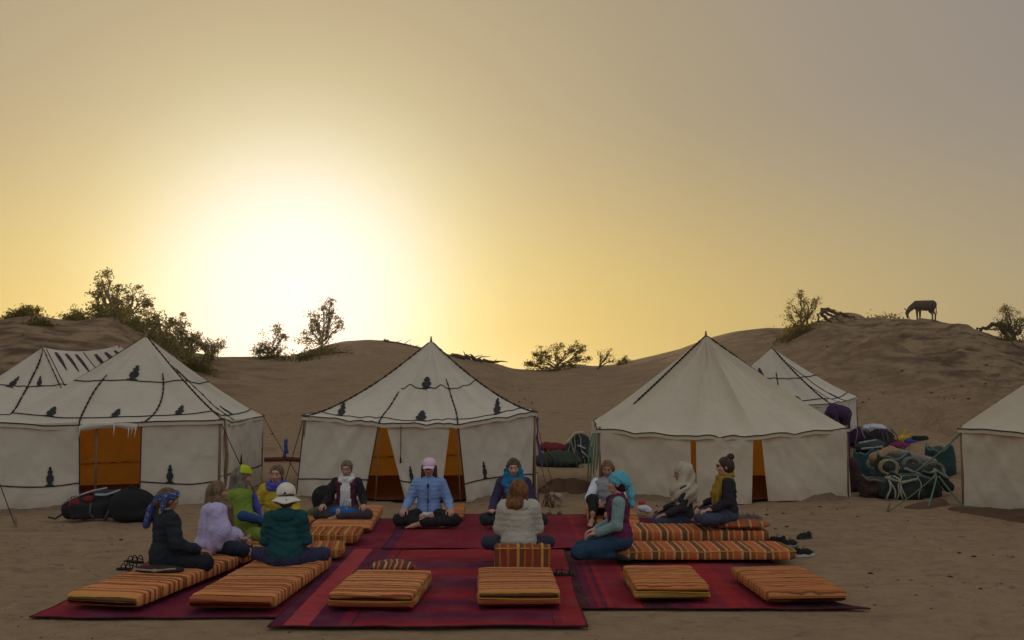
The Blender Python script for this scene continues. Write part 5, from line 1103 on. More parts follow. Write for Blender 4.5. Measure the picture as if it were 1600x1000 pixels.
q = At(447, 690, 18.0); t = thing("cloth_strap", "blue cloth strap knotted round the crossing guy ropes", 'strap', q, 0); V, F = surf([cap((0, 0, .02), (.0, 0, -.08), .035, .02, .02), cap((0, 0, -.05), (-.03, .01, -.28), .022, .032, .02), cap((-.02, 0, .0), (.03, 0, -.2), .025, .02, .02)], .012, fold(.012, 20)); mk("cloth", V, F, cs((.07, .09, .33)), t)
q = At(838, 660, 16.9); t = thing("cloth_strap", "long blue strap hanging from the right corner pole of the middle tent", 'strap', q, 0); V, F = surf([cap((.02, -.02, .08), (.0, -.02, -.25), .022, .02, .02), cap((.0, -.02, -.2), (.07, -.02, -.52), .016, .026, .02), cap((.07, -.02, -.52), (.10, -.02, -.75), .03, .016, .02)], .012, fold(.012, 20)); mk("cloth", V, F, cs((.06, .06, .26)), t)
# right of the plain tent: heap of panniers and bundles
heap("bundle", "dark purple bundle lying behind the plain cream tent's right corner", 'bundle', 1352, 702, .75, .58, .5, cs((.045, .015, .055)), grp=G2, a=.03)
heap("white_sheet", "crumpled white sheet draped on the dark clothes right of the purple bundle", 'cloth', 1376, 700, .62, .42, .45, cs((.45, .45, .50)), grp=G2, a=.05, f=8, prims=[ell((-.05, 0, .48), (.30, .2, .10)), cap((.15, -.1, .46), (.33, -.15, .12), .05, .035, .03), cap((-.2, -.12, .45), (-.02, -.18, .33), .06, .05, .03)])
heap("clothes_heap", "black clothes under the crumpled white sheet", 'bundle', 1382, 704, .75, .52, .5, cs((.022, .018, .022)), grp=G2, a=.04)
heap("yellow_cloth", "bright yellow cloth peaked up on the sand behind the panniers", 'cloth', 1415, 692, .42, .34, .3, cs((.45, .32, .02)), grp=G2, a=.03, prims=[cap((-.18, 0, .08), (.18, 0, .10), .06, .05, .04), cap((.0, 0, .10), (.10, 0, .32), .05, .02, .06), cap((.1, 0, .12), (.2, 0, .2), .05, .03, .04)])
heap("purple_cloth", "small purple and red cloth lying below the yellow one", 'cloth', 1414, 700, .6, .13, .3, cs((.15, .02, .08)), grp=G2, a=.03)
heap("blue_cloth", "small violet blue cloth at the right of the yellow one", 'cloth', 1430, 693, .3, .14, .25, cs((.07, .07, .24)), grp=G2, a=.02)
heap("rolled_mat", "dark rolled mat lying right of the yellow cloth", 'mat', 1443, 691, .35, .14, .2, cs((.018, .016, .016)), grp=G2, a=.006, prims=[cap((-.14, 0, .08), (.14, 0, .08), .075)])
def pannier(label, px, py, w_, h_, dp, col, rz=0, dy=.15, grp='woven panniers for the pack animals'):
    q = at_g(px, py); t = thing("pannier", label, 'pannier', (q[0], q[1]+dy, q[2]), R(rz), grp)
    nu, nv = 44, 16
    def f(u, v):
        a = u*2*math.pi; e = .75; x = np.sign(np.sin(a))*np.abs(np.sin(a))**e*w_/2; y = np.sign(np.cos(a))*np.abs(np.cos(a))**e*dp/2; k = 1.04-.12*v+.10*np.sin(v*3.1); d = .055*vnoise(np.stack([np.sin(a)*2.5, np.cos(a)*2.5, v*3+px], -1))+.012*vnoise(np.stack([np.sin(a)*9, np.cos(a)*9, v*9+px], -1))
        return np.stack([x*k+d, y*k+d, v*h_*(1+.10*np.sin(a*2+px)+.06*np.sin(a*5+px*2))+.006*np.sin(v*80)], -1)
    V, F = grid(f, nu, nv); o = mk("basket", V, F, cloth(col, scale=20, bump=.8, var=.3), t); m_ = o.modifiers.new("thickness", 'SOLIDIFY'); m_.thickness = .015
    P = f(np.linspace(0, 1, 45), np.ones(45)); V, F = tube(P, .020, 6, False); mk("rim", V, F, cloth([min(1, c*2.2+.04) for c in col]), t)
    V, F = surf([ell((0, 0, h_*.75), (w_*.40, dp*.40, h_*.30))], .02, fold(.03, 8), .06); mk("contents", V, F, cloth((.05, .05, .04)), t); return t
pannier("teal woven pannier at the left of the heap, just right of the plain tent", 1366, 745, .50, .50, .45, (.025, .07, .075), 10, .35)
pannier("dark green woven pannier at the front of the heap", 1432, 776, .80, .36, .5, (.022, .036, .028), -6)
pannier("brown woven pannier at the front left of the heap", 1380, 777, .60, .30, .45, (.055, .034, .026), 8)
pannier("teal pannier leaning against the tent cut by the right edge", 1480, 748, .55, .62, .4, (.025, .06, .055), 5, .3)
pannier("dark woven pannier in the middle of the heap", 1405, 758, .60, .55, .45, (.04, .055, .045), 0, .25)
heap("sack", "pale sandy sack lying on top of the middle panniers", 'sack', 1394, 757, .55, .2, .4, cs((.30, .20, .11)), grp=G2, prims=[cap((-.22, 0, .50), (.12, 0, .60), .11, .13, .06), cap((.1, 0, .56), (.22, -.04, .40), .09, .07, .06)], dy=.3)
heap("rolled_blanket", "rolled pale grey blanket lying on the right of the heap", 'blanket', 1440, 757, .8, .3, .3, cs((.20, .18, .15)), grp=G2, a=.012, prims=[cap((-.35, .05, .58), (.32, 0, .42), .105, .10, .03)], dy=.25)
heap("saddle_pad", "dark saddle pad with pale straps on the front pannier", 'saddle', 1440, 772, .8, .3, .4, cs((.025, .03, .028)), grp=G2, a=.03, prims=[ell((0, 0, .40), (.38, .28, .13)), cap((-.35, -.15, .38), (-.15, -.3, .14), .08, .09, .05), cap((.2, -.15, .40), (.42, -.2, .14), .09, .08, .05), cap((-.05, -.25, .36), (.05, -.32, .12), .08, .07, .05)], extra=[("strap", [cap((-.35, -.25, .46), (-.05, -.30, .34), .026), cap((-.05, -.30, .34), (.15, -.28, .42), .024), cap((.15, -.25, .45), (.38, -.25, .30), .026), cap((-.3, -.32, .30), (-.1, -.36, .12), .018), cap((.1, -.34, .34), (.25, -.36, .10), .018)], cs((.20, .23, .18)), fold(.008, 16))], dy=.05)
heap("bundle", "dark green bundle with looped straps on the teal pannier", 'bundle', 1366, 745, .6, .3, .4, cs((.035, .045, .045)), grp=G2, a=.035, prims=[ell((0, 0, .60), (.27, .2, .12)), ell((.22, 0, .62), (.14, .14, .12), .04)], extra=[("strap", [cap((-.25, -.2, .70), (.1, -.2, .76), .022), cap((-.22, -.22, .58), (.2, -.22, .62), .02), cap((.2, -.22, .62), (.28, -.2, .5), .02)], cs((.24, .27, .24)), fold(.008, 16))], dy=.3)
heap("saddle_bag", "dark green slumped saddle bag with pale edges, front left of the heap", 'saddle bag', 1408, 778, .7, .36, .4, cs((.022, .034, .028)), grp=G2, a=.045, f=6, extra=[("edge", [cap((-.3, -.12, .36), (-.05, -.2, .28), .022), cap((-.05, -.2, .28), (.2, -.18, .34), .02)], cs((.26, .25, .19)), fold(.01, 18))], dy=.0)
heap("bundle", "brown and grey knotted bundle at the right end of the heap", 'bundle', 1464, 764, .42, .38, .4, cs((.06, .05, .038)), grp=G2, a=.045, f=8, dy=.1)
heap("bundle", "low black bundle behind the sandy sack", 'bundle', 1398, 735, .8, .5, .4, cs((.02, .022, .024)), grp=G2, a=.04, f=8, dy=.3)
heap("dark_sack", "dark maroon sack standing against the plain tent's right wall", 'sack', 1337, 770, .35, .62, .4, cs((.045, .022, .028)), grp=G2, a=.02, prims=[cap((0, 0, .10), (0, 0, .46), .17, .15, .05)])
for i, (px, py, z0, w_, lab, col) in enumerate([(1384, 768, .5, .30, "pale rope coil hanging over the front left pannier", (.30, .24, .15)), (1452, 770, .46, .36, "grey green rope coil lying over the front pannier", (.16, .18, .13)), (1362, 752, .42, .25, "light rope looped over the teal pannier", (.25, .26, .22)), (1420, 765, .52, .3, "grey rope tangle between the two front panniers", (.17, .19, .15))]):
    q = at_g(px, py); t = thing("rope_coil", lab, 'rope', (q[0], q[1]-.12, q[2]), 0, 'ropes on the panniers'); P = []
    for a in np.linspace(0, 2*math.pi*3.2, 70): P.append([w_/2*math.sin(a)*(1+.15*math.sin(a*.7)), -.06-.03*math.sin(a*.33)+.03*math.cos(a), z0-.06+w_*.42*math.cos(a)*(1+.1*math.cos(a*.6))])
    V, F = tube(P, .013, 6); mk("rope", V, F, cs(col), t)
q = at_g(1478, 690); 
guy("lashing_rope", "green lashing rope slanting from the right tent corner over the panniers", V3(6.98, 15.0, 1.15), V3(6.35, 15.3, .5), m=M_ROPE_G, r=.014, stake=False, group='ropes on the panniers')
guy("lashing_rope", "green lashing rope spread down the left of the front pannier", V3(6.25, 14.25, .55), V3(6.0, 14.0, .12), m=M_ROPE_G, r=.013, stake=False, group='ropes on the panniers')
guy("lashing_rope", "green lashing rope spread down the right of the front pannier", V3(6.28, 14.25, .55), V3(6.62, 14.1, .08), m=M_ROPE_G, r=.013, stake=False, group='ropes on the panniers')
# ------------------------------------------------------------------ trees and scrub
def bark(node, t):
    tc = node('ShaderNodeTexCoord').outputs['Object']; n = node('ShaderNodeTexNoise', {'Vector': tc, 'Scale': 14.0, 'Detail': 4}).outputs[0]
    return node('ShaderNodeBsdfPrincipled', {'Base Color': mixc(node, n, (.05, .03, .02), (.13, .085, .05)), 'Roughness': .9}).outputs[0]
M_BARK = mat("bark", bark)
def leafm(a, b, tr=.45):
    def f(node, t):
        tc = node('ShaderNodeTexCoord').outputs['Object']; n = node('ShaderNodeTexNoise', {'Vector': tc, 'Scale': 3.0, 'Detail': 5}).outputs[0]
        c = mixc(node, n, a, b); d = node('ShaderNodeBsdfDiffuse', {'Color': c}); tl = node('ShaderNodeBsdfTranslucent', {'Color': mixc(node, .75, c, (.50, .38, .03))})
        return node('ShaderNodeMixShader', {0: tr, 1: d.outputs[0], 2: tl.outputs[0]}).outputs[0]
    return mat("leaves", f)
M_LEAF = leafm((.020, .022, .008), (.055, .052, .016), .22); M_LEAF2 = leafm((.06, .06, .03), (.12, .11, .05), .3)
M_LEAF3 = leafm((.028, .028, .014), (.07, .06, .028), .25)
def tree(label, px, py, Y, clusters, dens=1.0, leaf=.055, m=M_LEAF, trunk=.08, grp='trees and scrub on the dune crest', depth=.8, bare=.5, name="dune_tree", sparse=1.):
    """clusters: (px, py, radius px) of leafy clumps as seen; the trunk foot stands at px, py"""
    b0 = At(px, py, Y); b0[2] = gz(b0[0], b0[1])-.03; root = thing(name, label, 'tree', b0, 0, grp); s = Y/FOC; clusters = [(a, b, c*1.05) for a, b, c in clusters]; br = MB(); LV = []; LF = []; n = 0
    def twig(a, b, r0, r1, k=5, w_=.10):
        L = np.linalg.norm(b-a); t = np.linspace(0, 1, k+1)[:, None]; P = a*(1-t)+b*t; P[1:-1] += (rng.random((k-1, 3))-.5)*L*w_*2; br.add(*tube(P, np.linspace(r0, r1, k+1), 5, False)); return P
    cs_ = [(At(a, b, Y)-b0+[0, rng.uniform(-.5, .5)*c*s*depth*2, 0], c*s) for a, b, c in clusters]
    # main stems to the clumps, forking from a shared trunk
    fork = np.mean([c[0] for c in cs_], 0)*.32; fork[2] = max(.1, fork[2]); T = twig(np.zeros(3), fork, trunk, trunk*.7, 5, .06)
    for c, r in cs_:
        st = T[rng.integers(2, 6)] if len(cs_) > 1 else T[-1]; Q = twig(st, c, trunk*.55, trunk*.2, 6, .07)
        nb_ = int((4+r*9)*bare*2); 
        for k in range(nb_):
            a = Q[rng.integers(2, len(Q))]; d = rng.normal(size=3); d /= np.linalg.norm(d); e = c+d*r*rng.uniform(.45, 1.0)**.6*[1, depth, 1]; W = twig(a, e, .014+trunk*.08, .005, 5, .10)
            # leaf clumps along the twig
            for qi in ((-1,) if rng.random() < .55 else (-1, 3)):
                if rng.random() > .80*sparse: continue
                m_ = int(rng.integers(30, 62)*dens); rc = rng.uniform(.055, .115)*min(1.4, .7+r)
                cc = W[qi]+rng.normal(size=(m_, 3))*rc*[1.15, 1.1, .75]
                for z in cc:
                    u = rng.normal(size=3); u /= np.linalg.norm(u); v = np.cross(u, rng.normal(size=3)); v /= np.linalg.norm(v)+1e-6; l = leaf*rng.uniform(.5, 1.15)
                    LV += [z-u*l, z+v*l*.45, z+u*l, z-v*l*.45]; LF.append((n, n+1, n+2, n+3)); n += 4
    br.build("trunk", M_BARK, root)
    if LF: mk("crown", np.array(LV), np.array(LF), m, root, smooth=False)
    return root
tree("tallest dark shrubby tree on the left dune crest", 172, 497, 38.5, [(160, 438, 11), (150, 465, 13), (175, 460, 12), (190, 480, 14), (165, 485, 16), (155, 452, 9), (180, 472, 12), (146, 478, 10), (168, 430, 8), (186, 452, 7)], .6, .065)
tree("rounded tree leaning right beside the tallest one on the left crest", 192, 497, 38.8, [(212, 458, 14), (204, 470, 12), (222, 470, 10), (206, 486, 12), (226, 482, 8), (232, 472, 6)], .6, .065)
tree("low thin shrub left of the tallest tree on the left crest", 124, 499, 38.5, [(116, 483, 8), (128, 482, 9), (122, 490, 8)], .6, .04, bare=.4)
tree("shrub with spread branches below the rounded tree", 228, 512, 38, [(216, 500, 9), (232, 497, 9), (243, 505, 11), (222, 508, 10)], .5, .065)
tree("bushy tree halfway down the left crest", 255, 525, 37.5, [(246, 498, 11), (238, 506, 9), (262, 510, 14), (268, 498, 10), (252, 518, 14)], .55, .065)
tree("bushy tree above the peak of the leftmost tent's right slope", 285, 542, 37.5, [(282, 498, 10), (276, 514, 14), (292, 516, 13), (288, 530, 16), (270, 530, 12), (301, 527, 11)], .55, .065)
tree("small round shrub between the bushy trees on the left crest", 302, 552, 37.8, [(300, 528, 10), (306, 540, 11), (296, 545, 11)], 1.2)
tree("round shrub at the right end of the left crest", 328, 562, 38.5, [(322, 538, 9), (334, 545, 12), (340, 538, 8), (326, 552, 10)], 1.2)
tree("dark shrub left of the tiny sitting figure", 38, 500, 39, [(36, 490, 9), (46, 487, 7), (30, 496, 8), (42, 498, 9)], 1.5, name="dune_shrub")
tree("wispy low shrub at the far left of the crest", 22, 498, 39, [(20, 492, 5), (26, 493, 5)], .6, .03, bare=.4, name="dune_shrub")
tree("golden backlit shrub left of the sun", 424, 572, 43, [(410, 535, 13), (430, 545, 16), (415, 555, 14), (440, 528, 9), (434, 515, 7), (438, 556, 10), (405, 548, 9)], .55, .06, bare=.75, depth=.5)
tree("tall airy tree with a bare trunk right of the sun", 502, 572, 42, [(482, 512, 14), (500, 505, 14), (477, 528, 13), (512, 515, 12), (522, 492, 9), (508, 478, 8), (494, 526, 13), (531, 508, 8), (517, 473, 6), (490, 498, 11)], .42, .06, bare=.7, depth=.5)
tree("wide dark tree in the dip right of the middle tent", 868, 581, 52, [(838, 562, 11), (848, 550, 12), (866, 547, 14), (884, 548, 12), (898, 541, 9), (910, 545, 8), (826, 572, 8), (875, 562, 12), (900, 558, 9), (916, 562, 5), (852, 566, 13), (892, 568, 8)], 1.15, .055)
tree("nearly bare shrub right of the wide dark tree", 934, 573, 52, [(944, 560, 9), (952, 552, 9), (938, 556, 8), (956, 564, 7)], .22, .04, bare=.8)
tree("tiny low shrub on the slope right of the bare shrub", 966, 569, 53, [(966, 563, 5), (976, 562, 6), (980, 565, 4)], .9, .04, name="dune_shrub")
tree("pale feathery shrub at the left end of the right hill", 1256, 512, 47, [(1240, 478, 12), (1255, 468, 10), (1268, 474, 10), (1230, 492, 9), (1250, 488, 14), (1276, 470, 6), (1264, 490, 12), (1248, 460, 7)], .62, .045, M_LEAF2, bare=.6)
tree("pale shrub at the right end of the right hill, above a fallen branch", 1584, 545, 43, [(1562, 500, 9), (1575, 488, 10), (1592, 498, 11), (1580, 510, 13), (1600, 512, 12), (1560, 512, 7), (1570, 480, 5), (1610, 500, 12)], .62, .045, M_LEAF2, bare=.6)
# scrub thickets on the slopes
def scrub(label, px, py, Y, w_, h_, m=M_LEAF, n_=900, name="scrub_thicket"):
    b0 = At(px, py, Y); t = thing(name, label, 'shrub', (b0[0], Y, gz(b0[0], Y)), 0, 'dark scrub on the dune slopes'); s = Y/FOC; W, H = w_*s/2, h_*s; LV = []; LF = []
    c = rng.normal(size=(n_, 3))*[.42*W, .35*W, .38*H]; c[:, 2] = np.abs(c[:, 2]); cl = vnoise(c*2.2+px)
    c = c[cl > -.25] if (cl > -.25).sum() > 40 else c; n = 0; X = c[:, 0]+b0[0]; Yy = c[:, 1]+Y; base = ground_z(X, Yy)-gz(b0[0], Y); c[:, 2] += base
    for z in c:
        for k in range(3):
            zz = z+rng.normal(size=3)*.05; u = rng.normal(size=3); u /= np.linalg.norm(u); v = np.cross(u, rng.normal(size=3)); v /= np.linalg.norm(v)+1e-6; l = rng.uniform(.03, .075)
            LV += [zz-u*l, zz+v*l*.5, zz+u*l, zz-v*l*.5]; LF.append((n, n+1, n+2, n+3)); n += 4
    mk("foliage", np.array(LV), np.array(LF), m, t, smooth=False)
    mb = MB()
    for k in range(14):
        e = c[rng.integers(0, len(c))]; a = np.array([e[0]*.3, e[1]*.3, base.mean()-.03]); mb.add(*tube([a, (a+e)/2+rng.normal(size=3)*.05, e], [.02, .013, .005], 4, False))
    mb.build("stems", M_BARK, t)
for a in [("dark thicket under the tallest tree on the left crest", 170, 516, 37.5, 80, 24, 2600), ("dark thicket on the slope above the leftmost tent peak", 215, 530, 36.0, 70, 22, 2000), ("dark thicket right of the leftmost tent peak", 272, 548, 36.5, 80, 26, 2800),
          ("dark thicket low on the slope behind the leftmost tent's right side", 305, 568, 36, 55, 16, 1400), ("dark thicket below the tiny sitting figure", 40, 522, 36.5, 48, 20, 1500), ("scattered dark scrub above the tent with the sagging ridge", 60, 548, 33, 40, 10, 500), ("scrub patch at the far left edge of the slope", 12, 520, 37, 34, 14, 700), ("small dark scrub left of the tallest trees", 118, 528, 36, 46, 12, 700),
          ("low olive scrub round the foot of the tall airy tree", 492, 582, 41, 92, 16, 1500), ("low scrub at the foot of the golden shrub", 424, 580, 42, 60, 12, 700), ("olive thicket below the pale feathery shrub", 1246, 528, 45, 66, 24, 2600), ("dark scrub right of the fallen branch at the right edge", 1590, 545, 42, 70, 16, 1300),
          ("low dark scrub at the top of the right hill left of the donkey", 1384, 512, 49.5, 60, 12, 900), ("tiny tuft on the crest right of the donkey", 1472, 504, 51.5, 12, 6, 160), ("tiny tuft on the crest farther right of the donkey", 1498, 509, 51, 12, 4, 120), ("low scrub at the foot of the wide dark tree", 862, 584, 51, 66, 7, 500)]:
    scrub(a[0], *a[1:6], n_=int(a[6]*.38), m=M_LEAF3)
# dead wood
def deadwood(label, pts, Y, r, n_=14, spread=.5, name="dead_branch", down=0):
    P = np.array([At(a, b, Y) for a, b in pts]); P[:, 2] = [max(p[2], gz(p[0], p[1])+.02) if not down else gz(p[0], p[1])+.06 for p in P]; b0 = P[0].copy(); t = thing(name, label, 'branch', b0, 0, 'dead wood on the dunes'); P = P-b0
    mb = MB(); k = np.linspace(0, len(P)-1, len(P)*4); Q = np.stack([np.interp(k, range(len(P)), P[:, i]) for i in range(3)], 1); Q[1:-1] += rng.normal(size=(len(Q)-2, 3))*r*.35; mb.add(*tube(Q, np.linspace(r, r*.35, len(Q)), 7))
    for i in range(n_):
        a = Q[rng.integers(1, len(Q)-1)]; e = a+rng.normal(size=3)*[spread, spread*.5, spread*.35]+[0, 0, spread*.15]; mb.add(*tube([a, (a+e)/2+rng.normal(size=3)*spread*.12, e], [r*.35, r*.22, .008], 5, False))
    mb.build("limb", cloth((.085, .052, .035), scale=20), t)
deadwood("dead branch on the crest left of the middle tent's peak", [(600, 531), (612, 540), (632, 539), (655, 545)], 46, .07, 8, .35)
deadwood("flat dead branch on the crest right of the middle tent's peak", [(705, 559), (735, 559), (758, 563), (778, 566)], 47, .14, 10, .4)
deadwood("bare crooked branch right of the airy tree's foot", [(512, 545), (522, 562), (528, 570), (548, 568), (552, 556)], 41, .05, 6, .25)
deadwood("bare branch arching at the foot of the golden shrub", [(404, 567), (414, 576), (420, 582)], 42, .05, 6, .3)
for i, (pts, lab) in enumerate([([(1282, 484), (1302, 487), (1326, 494), (1340, 499)], "thick exposed root running right from the pale feathery shrub"), ([(1282, 488), (1292, 500), (1300, 512)], "exposed root dropping down the sand left of the donkey's hill, short one"), ([(1286, 486), (1305, 497), (1318, 508)], "exposed root slanting down the sand below the thick root"), ([(1278, 490), (1280, 502), (1276, 514)], "exposed root nearest the pale feathery shrub, going straight down")]):
    deadwood(lab, pts, 46.5-i*.3, .12-.02*i, 5, .3, "exposed_root", 0)
deadwood("dark fallen branch reaching left from the pale shrub at the right edge", [(1586, 522), (1566, 506), (1550, 508), (1532, 516), (1526, 520)], 43.5, .13, 8, .4)
deadwood("forked dead trunk under the pale shrub at the right edge", [(1562, 508), (1572, 524), (1578, 536)], 43.3, .14, 4, .3)
deadwood("pale straight stick stuck in the slope at the right edge", [(1574, 528), (1585, 541), (1594, 550)], 39, .035, 1, .1)
# small dark debris on the slopes and clods on the sand
def clods(name, pts, sizes, m, label=None):
    V = []; F = []; n = 0; ic = bpy.data.meshes.new("t"); import bmesh; bm = bmesh.new(); bmesh.ops.create_icosphere(bm, subdivisions=1, radius=1); bv = np.array([v.co[:] for v in bm.verts]); bf = np.array([[v.index for v in f.verts] for f in bm.faces]); bm.free(); bpy.data.meshes.remove(ic)
    for p, s in zip(pts, sizes): V.append(bv*s*[1.2, 1.0, .55]*(1+.35*(rng.random((len(bv), 1))-.5))+p+[0, 0, s*.15]); F.append(bf+n); n += len(bv)
    o = mk(name, np.vstack(V), np.vstack(F), m, smooth=False); o['kind'] = 'stuff'; return o
N = 1500; Y = 7.2*np.exp(rng.random(N)*1.05); X = (rng.random(N)-.5)*1.2*Y; keep = ~((X > -3.9) & (X < 3.1) & (Y > 7.6) & (Y < 13.9)); X, Y = X[keep], Y[keep]; gr = vnoise(np.stack([X*.9, Y*.9, X*0], -1)) > -.1; X, Y = X[gr], Y[gr]
clods("pebbles", np.stack([X, Y, ground_z(X, Y)], -1), .004+.012*rng.random(len(X))**3, dirt((.10, .065, .045), "clod"))
N = 60; X = rng.uniform(-5.5, 6, N); Y = rng.uniform(7.2, 16, N); keep = ~((X > -3.9) & (X < 3.1) & (Y > 7.6) & (Y < 13.9)); X, Y = X[keep], Y[keep]
clods("dung_pellets", np.stack([X, Y, ground_z(X, Y)], -1), .014+.014*rng.random(len(X)), cloth((.035, .022, .016)))
N = 1500; a = rng.uniform(azp(-60), azp(1660), N); rad = rng.uniform(26, 50, N); X = np.sin(a)*rad; Y = np.cos(a)*rad; dn = vnoise(np.stack([X*.35, Y*.5, X*0+8], -1)); w_ = np.where(a > azp(1180), -.02, np.where(a < azp(320), .15, .5)); keep = dn > w_; X, Y = X[keep], Y[keep]
clods("slope_debris", np.stack([X, Y, ground_z(X, Y)], -1), .012+.045*rng.random(len(X))**3, dirt((.075, .048, .033), "debris"))
# ------------------------------------------------------------------ donkey
dY = 51.0; q = At(1440, 500, dY); dx = q[0]; t = thing("donkey", "dark grazing donkey on the crest of the right hill", 'donkey', (dx, dY, gz(dx, dY)), 0); s = dY/FOC
def dp(px, py, y=0.): return np.array([(px-1440)*s, y, (500-py)*s-(gz(dx, dY)-At(1440, 500, dY)[2])])
def gp(px, y): X_ = (px-1440)*s; return np.array([X_, y, gz(dx+X_, dY+y)-gz(dx, dY)])
pr = [cap(dp(1434, 476), dp(1457, 475.5), .22, .225, .08), cap(dp(1436, 478), dp(1448, 479), .235, .23, .08), ell(dp(1457, 477), (.22, .19, .23), .08), cap(dp(1432, 476), dp(1421, 484), .16, .115, .08), cap(dp(1421, 484), dp(1417.5, 489), .105, .09, .04), cap(dp(1417.5, 489), dp(1418.5, 496), .085, .055, .03),
      cap(dp(1417, 485.5, -.05), dp(1412.8, 482), .028, .016, .02), cap(dp(1417, 485, .05), dp(1414, 481), .028, .016, .02)]
for px, y in ((1436.5, -.10), (1434.5, .10)):
    f_ = gp(px-.5 if y < 0 else px, y); pr += [cap(dp(px, 482, y), (dp(px, 490, y)+[0, 0, 0]), .085, .052, .05), cap(dp(px, 490, y), f_+[0, 0, .10], .050, .034, .03), cap(f_+[0, 0, .10], f_+[0, 0, .03], .036, .048, .02)]
for px, y in ((1459, -.10), (1457, .10)):
    f_ = gp(px+.6, y); pr += [cap(dp(px-1.5, 479, y), dp(px-2.4, 486, y), .13, .075, .06), cap(dp(px-2.4, 486, y), dp(px+1.6, 491, y), .070, .046, .03), cap(dp(px+1.6, 491, y), f_+[0, 0, .09], .042, .034, .03), cap(f_+[0, 0, .09], f_+[0, 0, .03], .036, .048, .02)]
V, F = surf(pr, .022, lambda P: .006*fbm(P*9, 2)); mk("body", V, F, cloth((.055, .040, .034), scale=5, var=.35), t)
V, F = surf([cap(dp(1462.4, 473), dp(1463.5, 480), .032, .022, .02), cap(dp(1463.5, 480), dp(1463.2, 486), .020, .018, .02), cap(dp(1463.2, 486), dp(1464.5, 491.5), .034, .012, .03)], .014); mk("tail", V, F, cloth((.04, .03, .026)), t)
V, F = surf([cap(dp(1431, 470.5), dp(1420, 480), .035, .03, .03)], .016, lambda P: .014*fbm(P*22, 2)); mk("mane", V, F, cloth((.03, .022, .02)), t)
# dune dome behind the hill
def dome():
    c = At(1322, 490, 66); 
    def f(u, v):
        a = u*2*math.pi; r_ = v; X = c[0]+3.4*r_*np.cos(a); Y = 66+5*r_*np.sin(a); top = At(1328, 479.5, 66)[2]
        z = (top-1.0)*(1-np.clip(r_, 0, 1)**2.6)+.6+.08*fbm(np.stack([X*.6, Y*.6, X*0], -1), 2)
        return np.stack([X, Y, z], -1)
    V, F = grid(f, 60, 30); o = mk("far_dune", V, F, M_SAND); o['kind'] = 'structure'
dome()
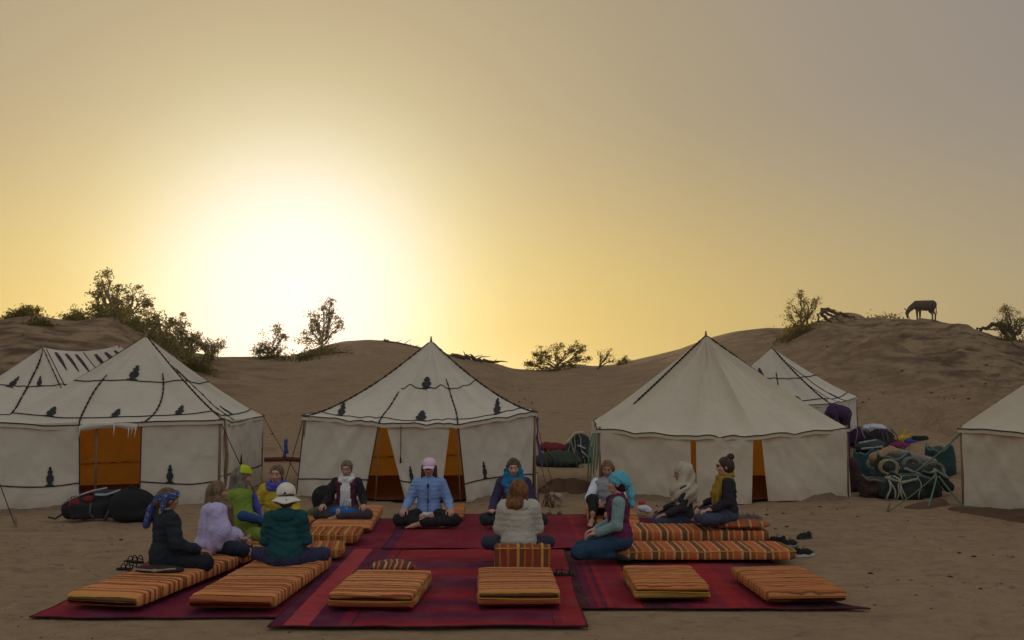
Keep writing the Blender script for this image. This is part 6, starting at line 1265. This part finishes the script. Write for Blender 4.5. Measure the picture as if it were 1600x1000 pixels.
# ------------------------------------------------------------------ the two people apart from the circle
def bent_person():
    Y = 23.2; s_ = Y/FOC; X = XA(1306, Y); z = gz(X, Y); t = thing("person", "person in dark purple clothes bending over beside the small white tent", 'person', (X, Y, z), 0)
    o0 = At(1311, 650, Y)[2]-z; p = lambda px, py, y=0: np.array([(px-1311)*s_, y, o0+(650-py)*s_])
    sk = [cap(p(1322, 645), p(1305, 641), .12, .11, .05), cap(p(1305, 641), p(1299, 648), .10, .07, .04), ell(p(1296, 655), (.08, .09, .10), .03)]
    for y in (-.1, .1): sk += [cap(p(1322, 648, y), p(1323, 668, y), .08, .055, .03), np and cap(p(1323, 668, y), np.array([p(1323, 668)[0], y, .06]), .055, .04, .03), cap(np.array([p(1323, 668)[0], y, .05]), np.array([p(1323, 668)[0]-.14, y, .04]), .045, .035, .03), cap(p(1303, 645, y*1.6), p(1306, 660, y*1.5), .05, .04, .03), cap(p(1306, 660, y*1.5), p(1311, 668, y*1.2), .036, .026, .02)]
    V, F = surf(sk, .016); mk("body", V, F, SKINS[1], t)
    V, F = surf([cap(p(1321, 647), p(1306, 642), .19, .175, .08), cap(p(1306, 642), p(1298, 647), .15, .10, .05), cap(p(1303, 645, -.16), p(1306, 658, -.15), .07, .055, .03), cap(p(1303, 645, .16), p(1306, 658, .15), .07, .055, .03)], .016, fold(.014, 7)); mk("jacket", V, F, cloth((.042, .022, .060)), t)
    V, F = surf([cap(p(1322, 650, -.1), p(1323, 668, -.1), .12, .08, .06), cap(p(1322, 650, .1), p(1323, 668, .1), .12, .08, .06)]+[cap(p(1323, 668, y), np.array([p(1323, 668)[0], y, .10]), .08, .06, .03) for y in (-.1, .1)], .016, fold(.012, 9)); mk("trousers", V, F, cloth((.032, .018, .042)), t)
    V, F = surf([ell(p(1296, 653), (.10, .11, .11), .03), ell(p(1293, 659), (.07, .07, .08), .01, neg=True)], .014, fold(.01, 20)); mk("hair", V, F, cloth((.05, .035, .02)), t)
bent_person()
def far_person():
    Y = 39.5; X = XA(56, Y); t = thing("person", "tiny person sitting on the left dune crest, dark against the sky", 'person', (X, Y, gz(X, Y)), 0)
    V, F = surf([ell((0, 0, .12), (.24, .2, .13), .05), cap((0, 0, .15), (0, 0, .42), .17, .15, .05), cap((-.13, 0, .42), (-.22, -.06, .22), .07, .06, .04), cap((.13, 0, .42), (.22, -.06, .22), .07, .06, .04), cap((0, 0, .45), (0, 0, .55), .06, .06, .04), ell((0, 0, .64), (.085, .095, .11), .02), cap((-.1, -.1, .1), (-.28, -.3, .12), .10, .08, .05), cap((.1, -.1, .1), (.28, -.3, .12), .10, .08, .05)], .02); mk("body", V, F, cloth((.035, .025, .02)), t)
    V, F = surf([ell((0, .01, .69), (.10, .11, .09), .02)], .02); mk("hair", V, F, cloth((.02, .015, .012)), t)
far_person()

# ------------------------------------------------------------------ dusty morning air
def haze():
    b_ = [(-330, -330, -2.0), (330, 330, 9.5)]; import itertools
    V = [(b_[i][0], b_[j][1], b_[k][2]) for i, j, k in itertools.product((0, 1), repeat=3)]
    F = [(0, 1, 3, 2), (4, 6, 7, 5), (0, 4, 5, 1), (2, 3, 7, 6), (0, 2, 6, 4), (1, 5, 7, 3)]
    m = bpy.data.materials.new("haze"); m.use_nodes = True; t = m.node_tree; t.nodes.clear(); o = t.nodes.new('ShaderNodeOutputMaterial'); v = t.nodes.new('ShaderNodeVolumePrincipled')
    v.inputs['Color'].default_value = (.95, .91, .80, 1); v.inputs['Density'].default_value = .0005; v.inputs['Anisotropy'].default_value = .72; t.links.new(v.outputs[0], o.inputs['Volume'])
    q = mk("haze", V, F, m, smooth=False); q['kind'] = 'stuff'
haze()
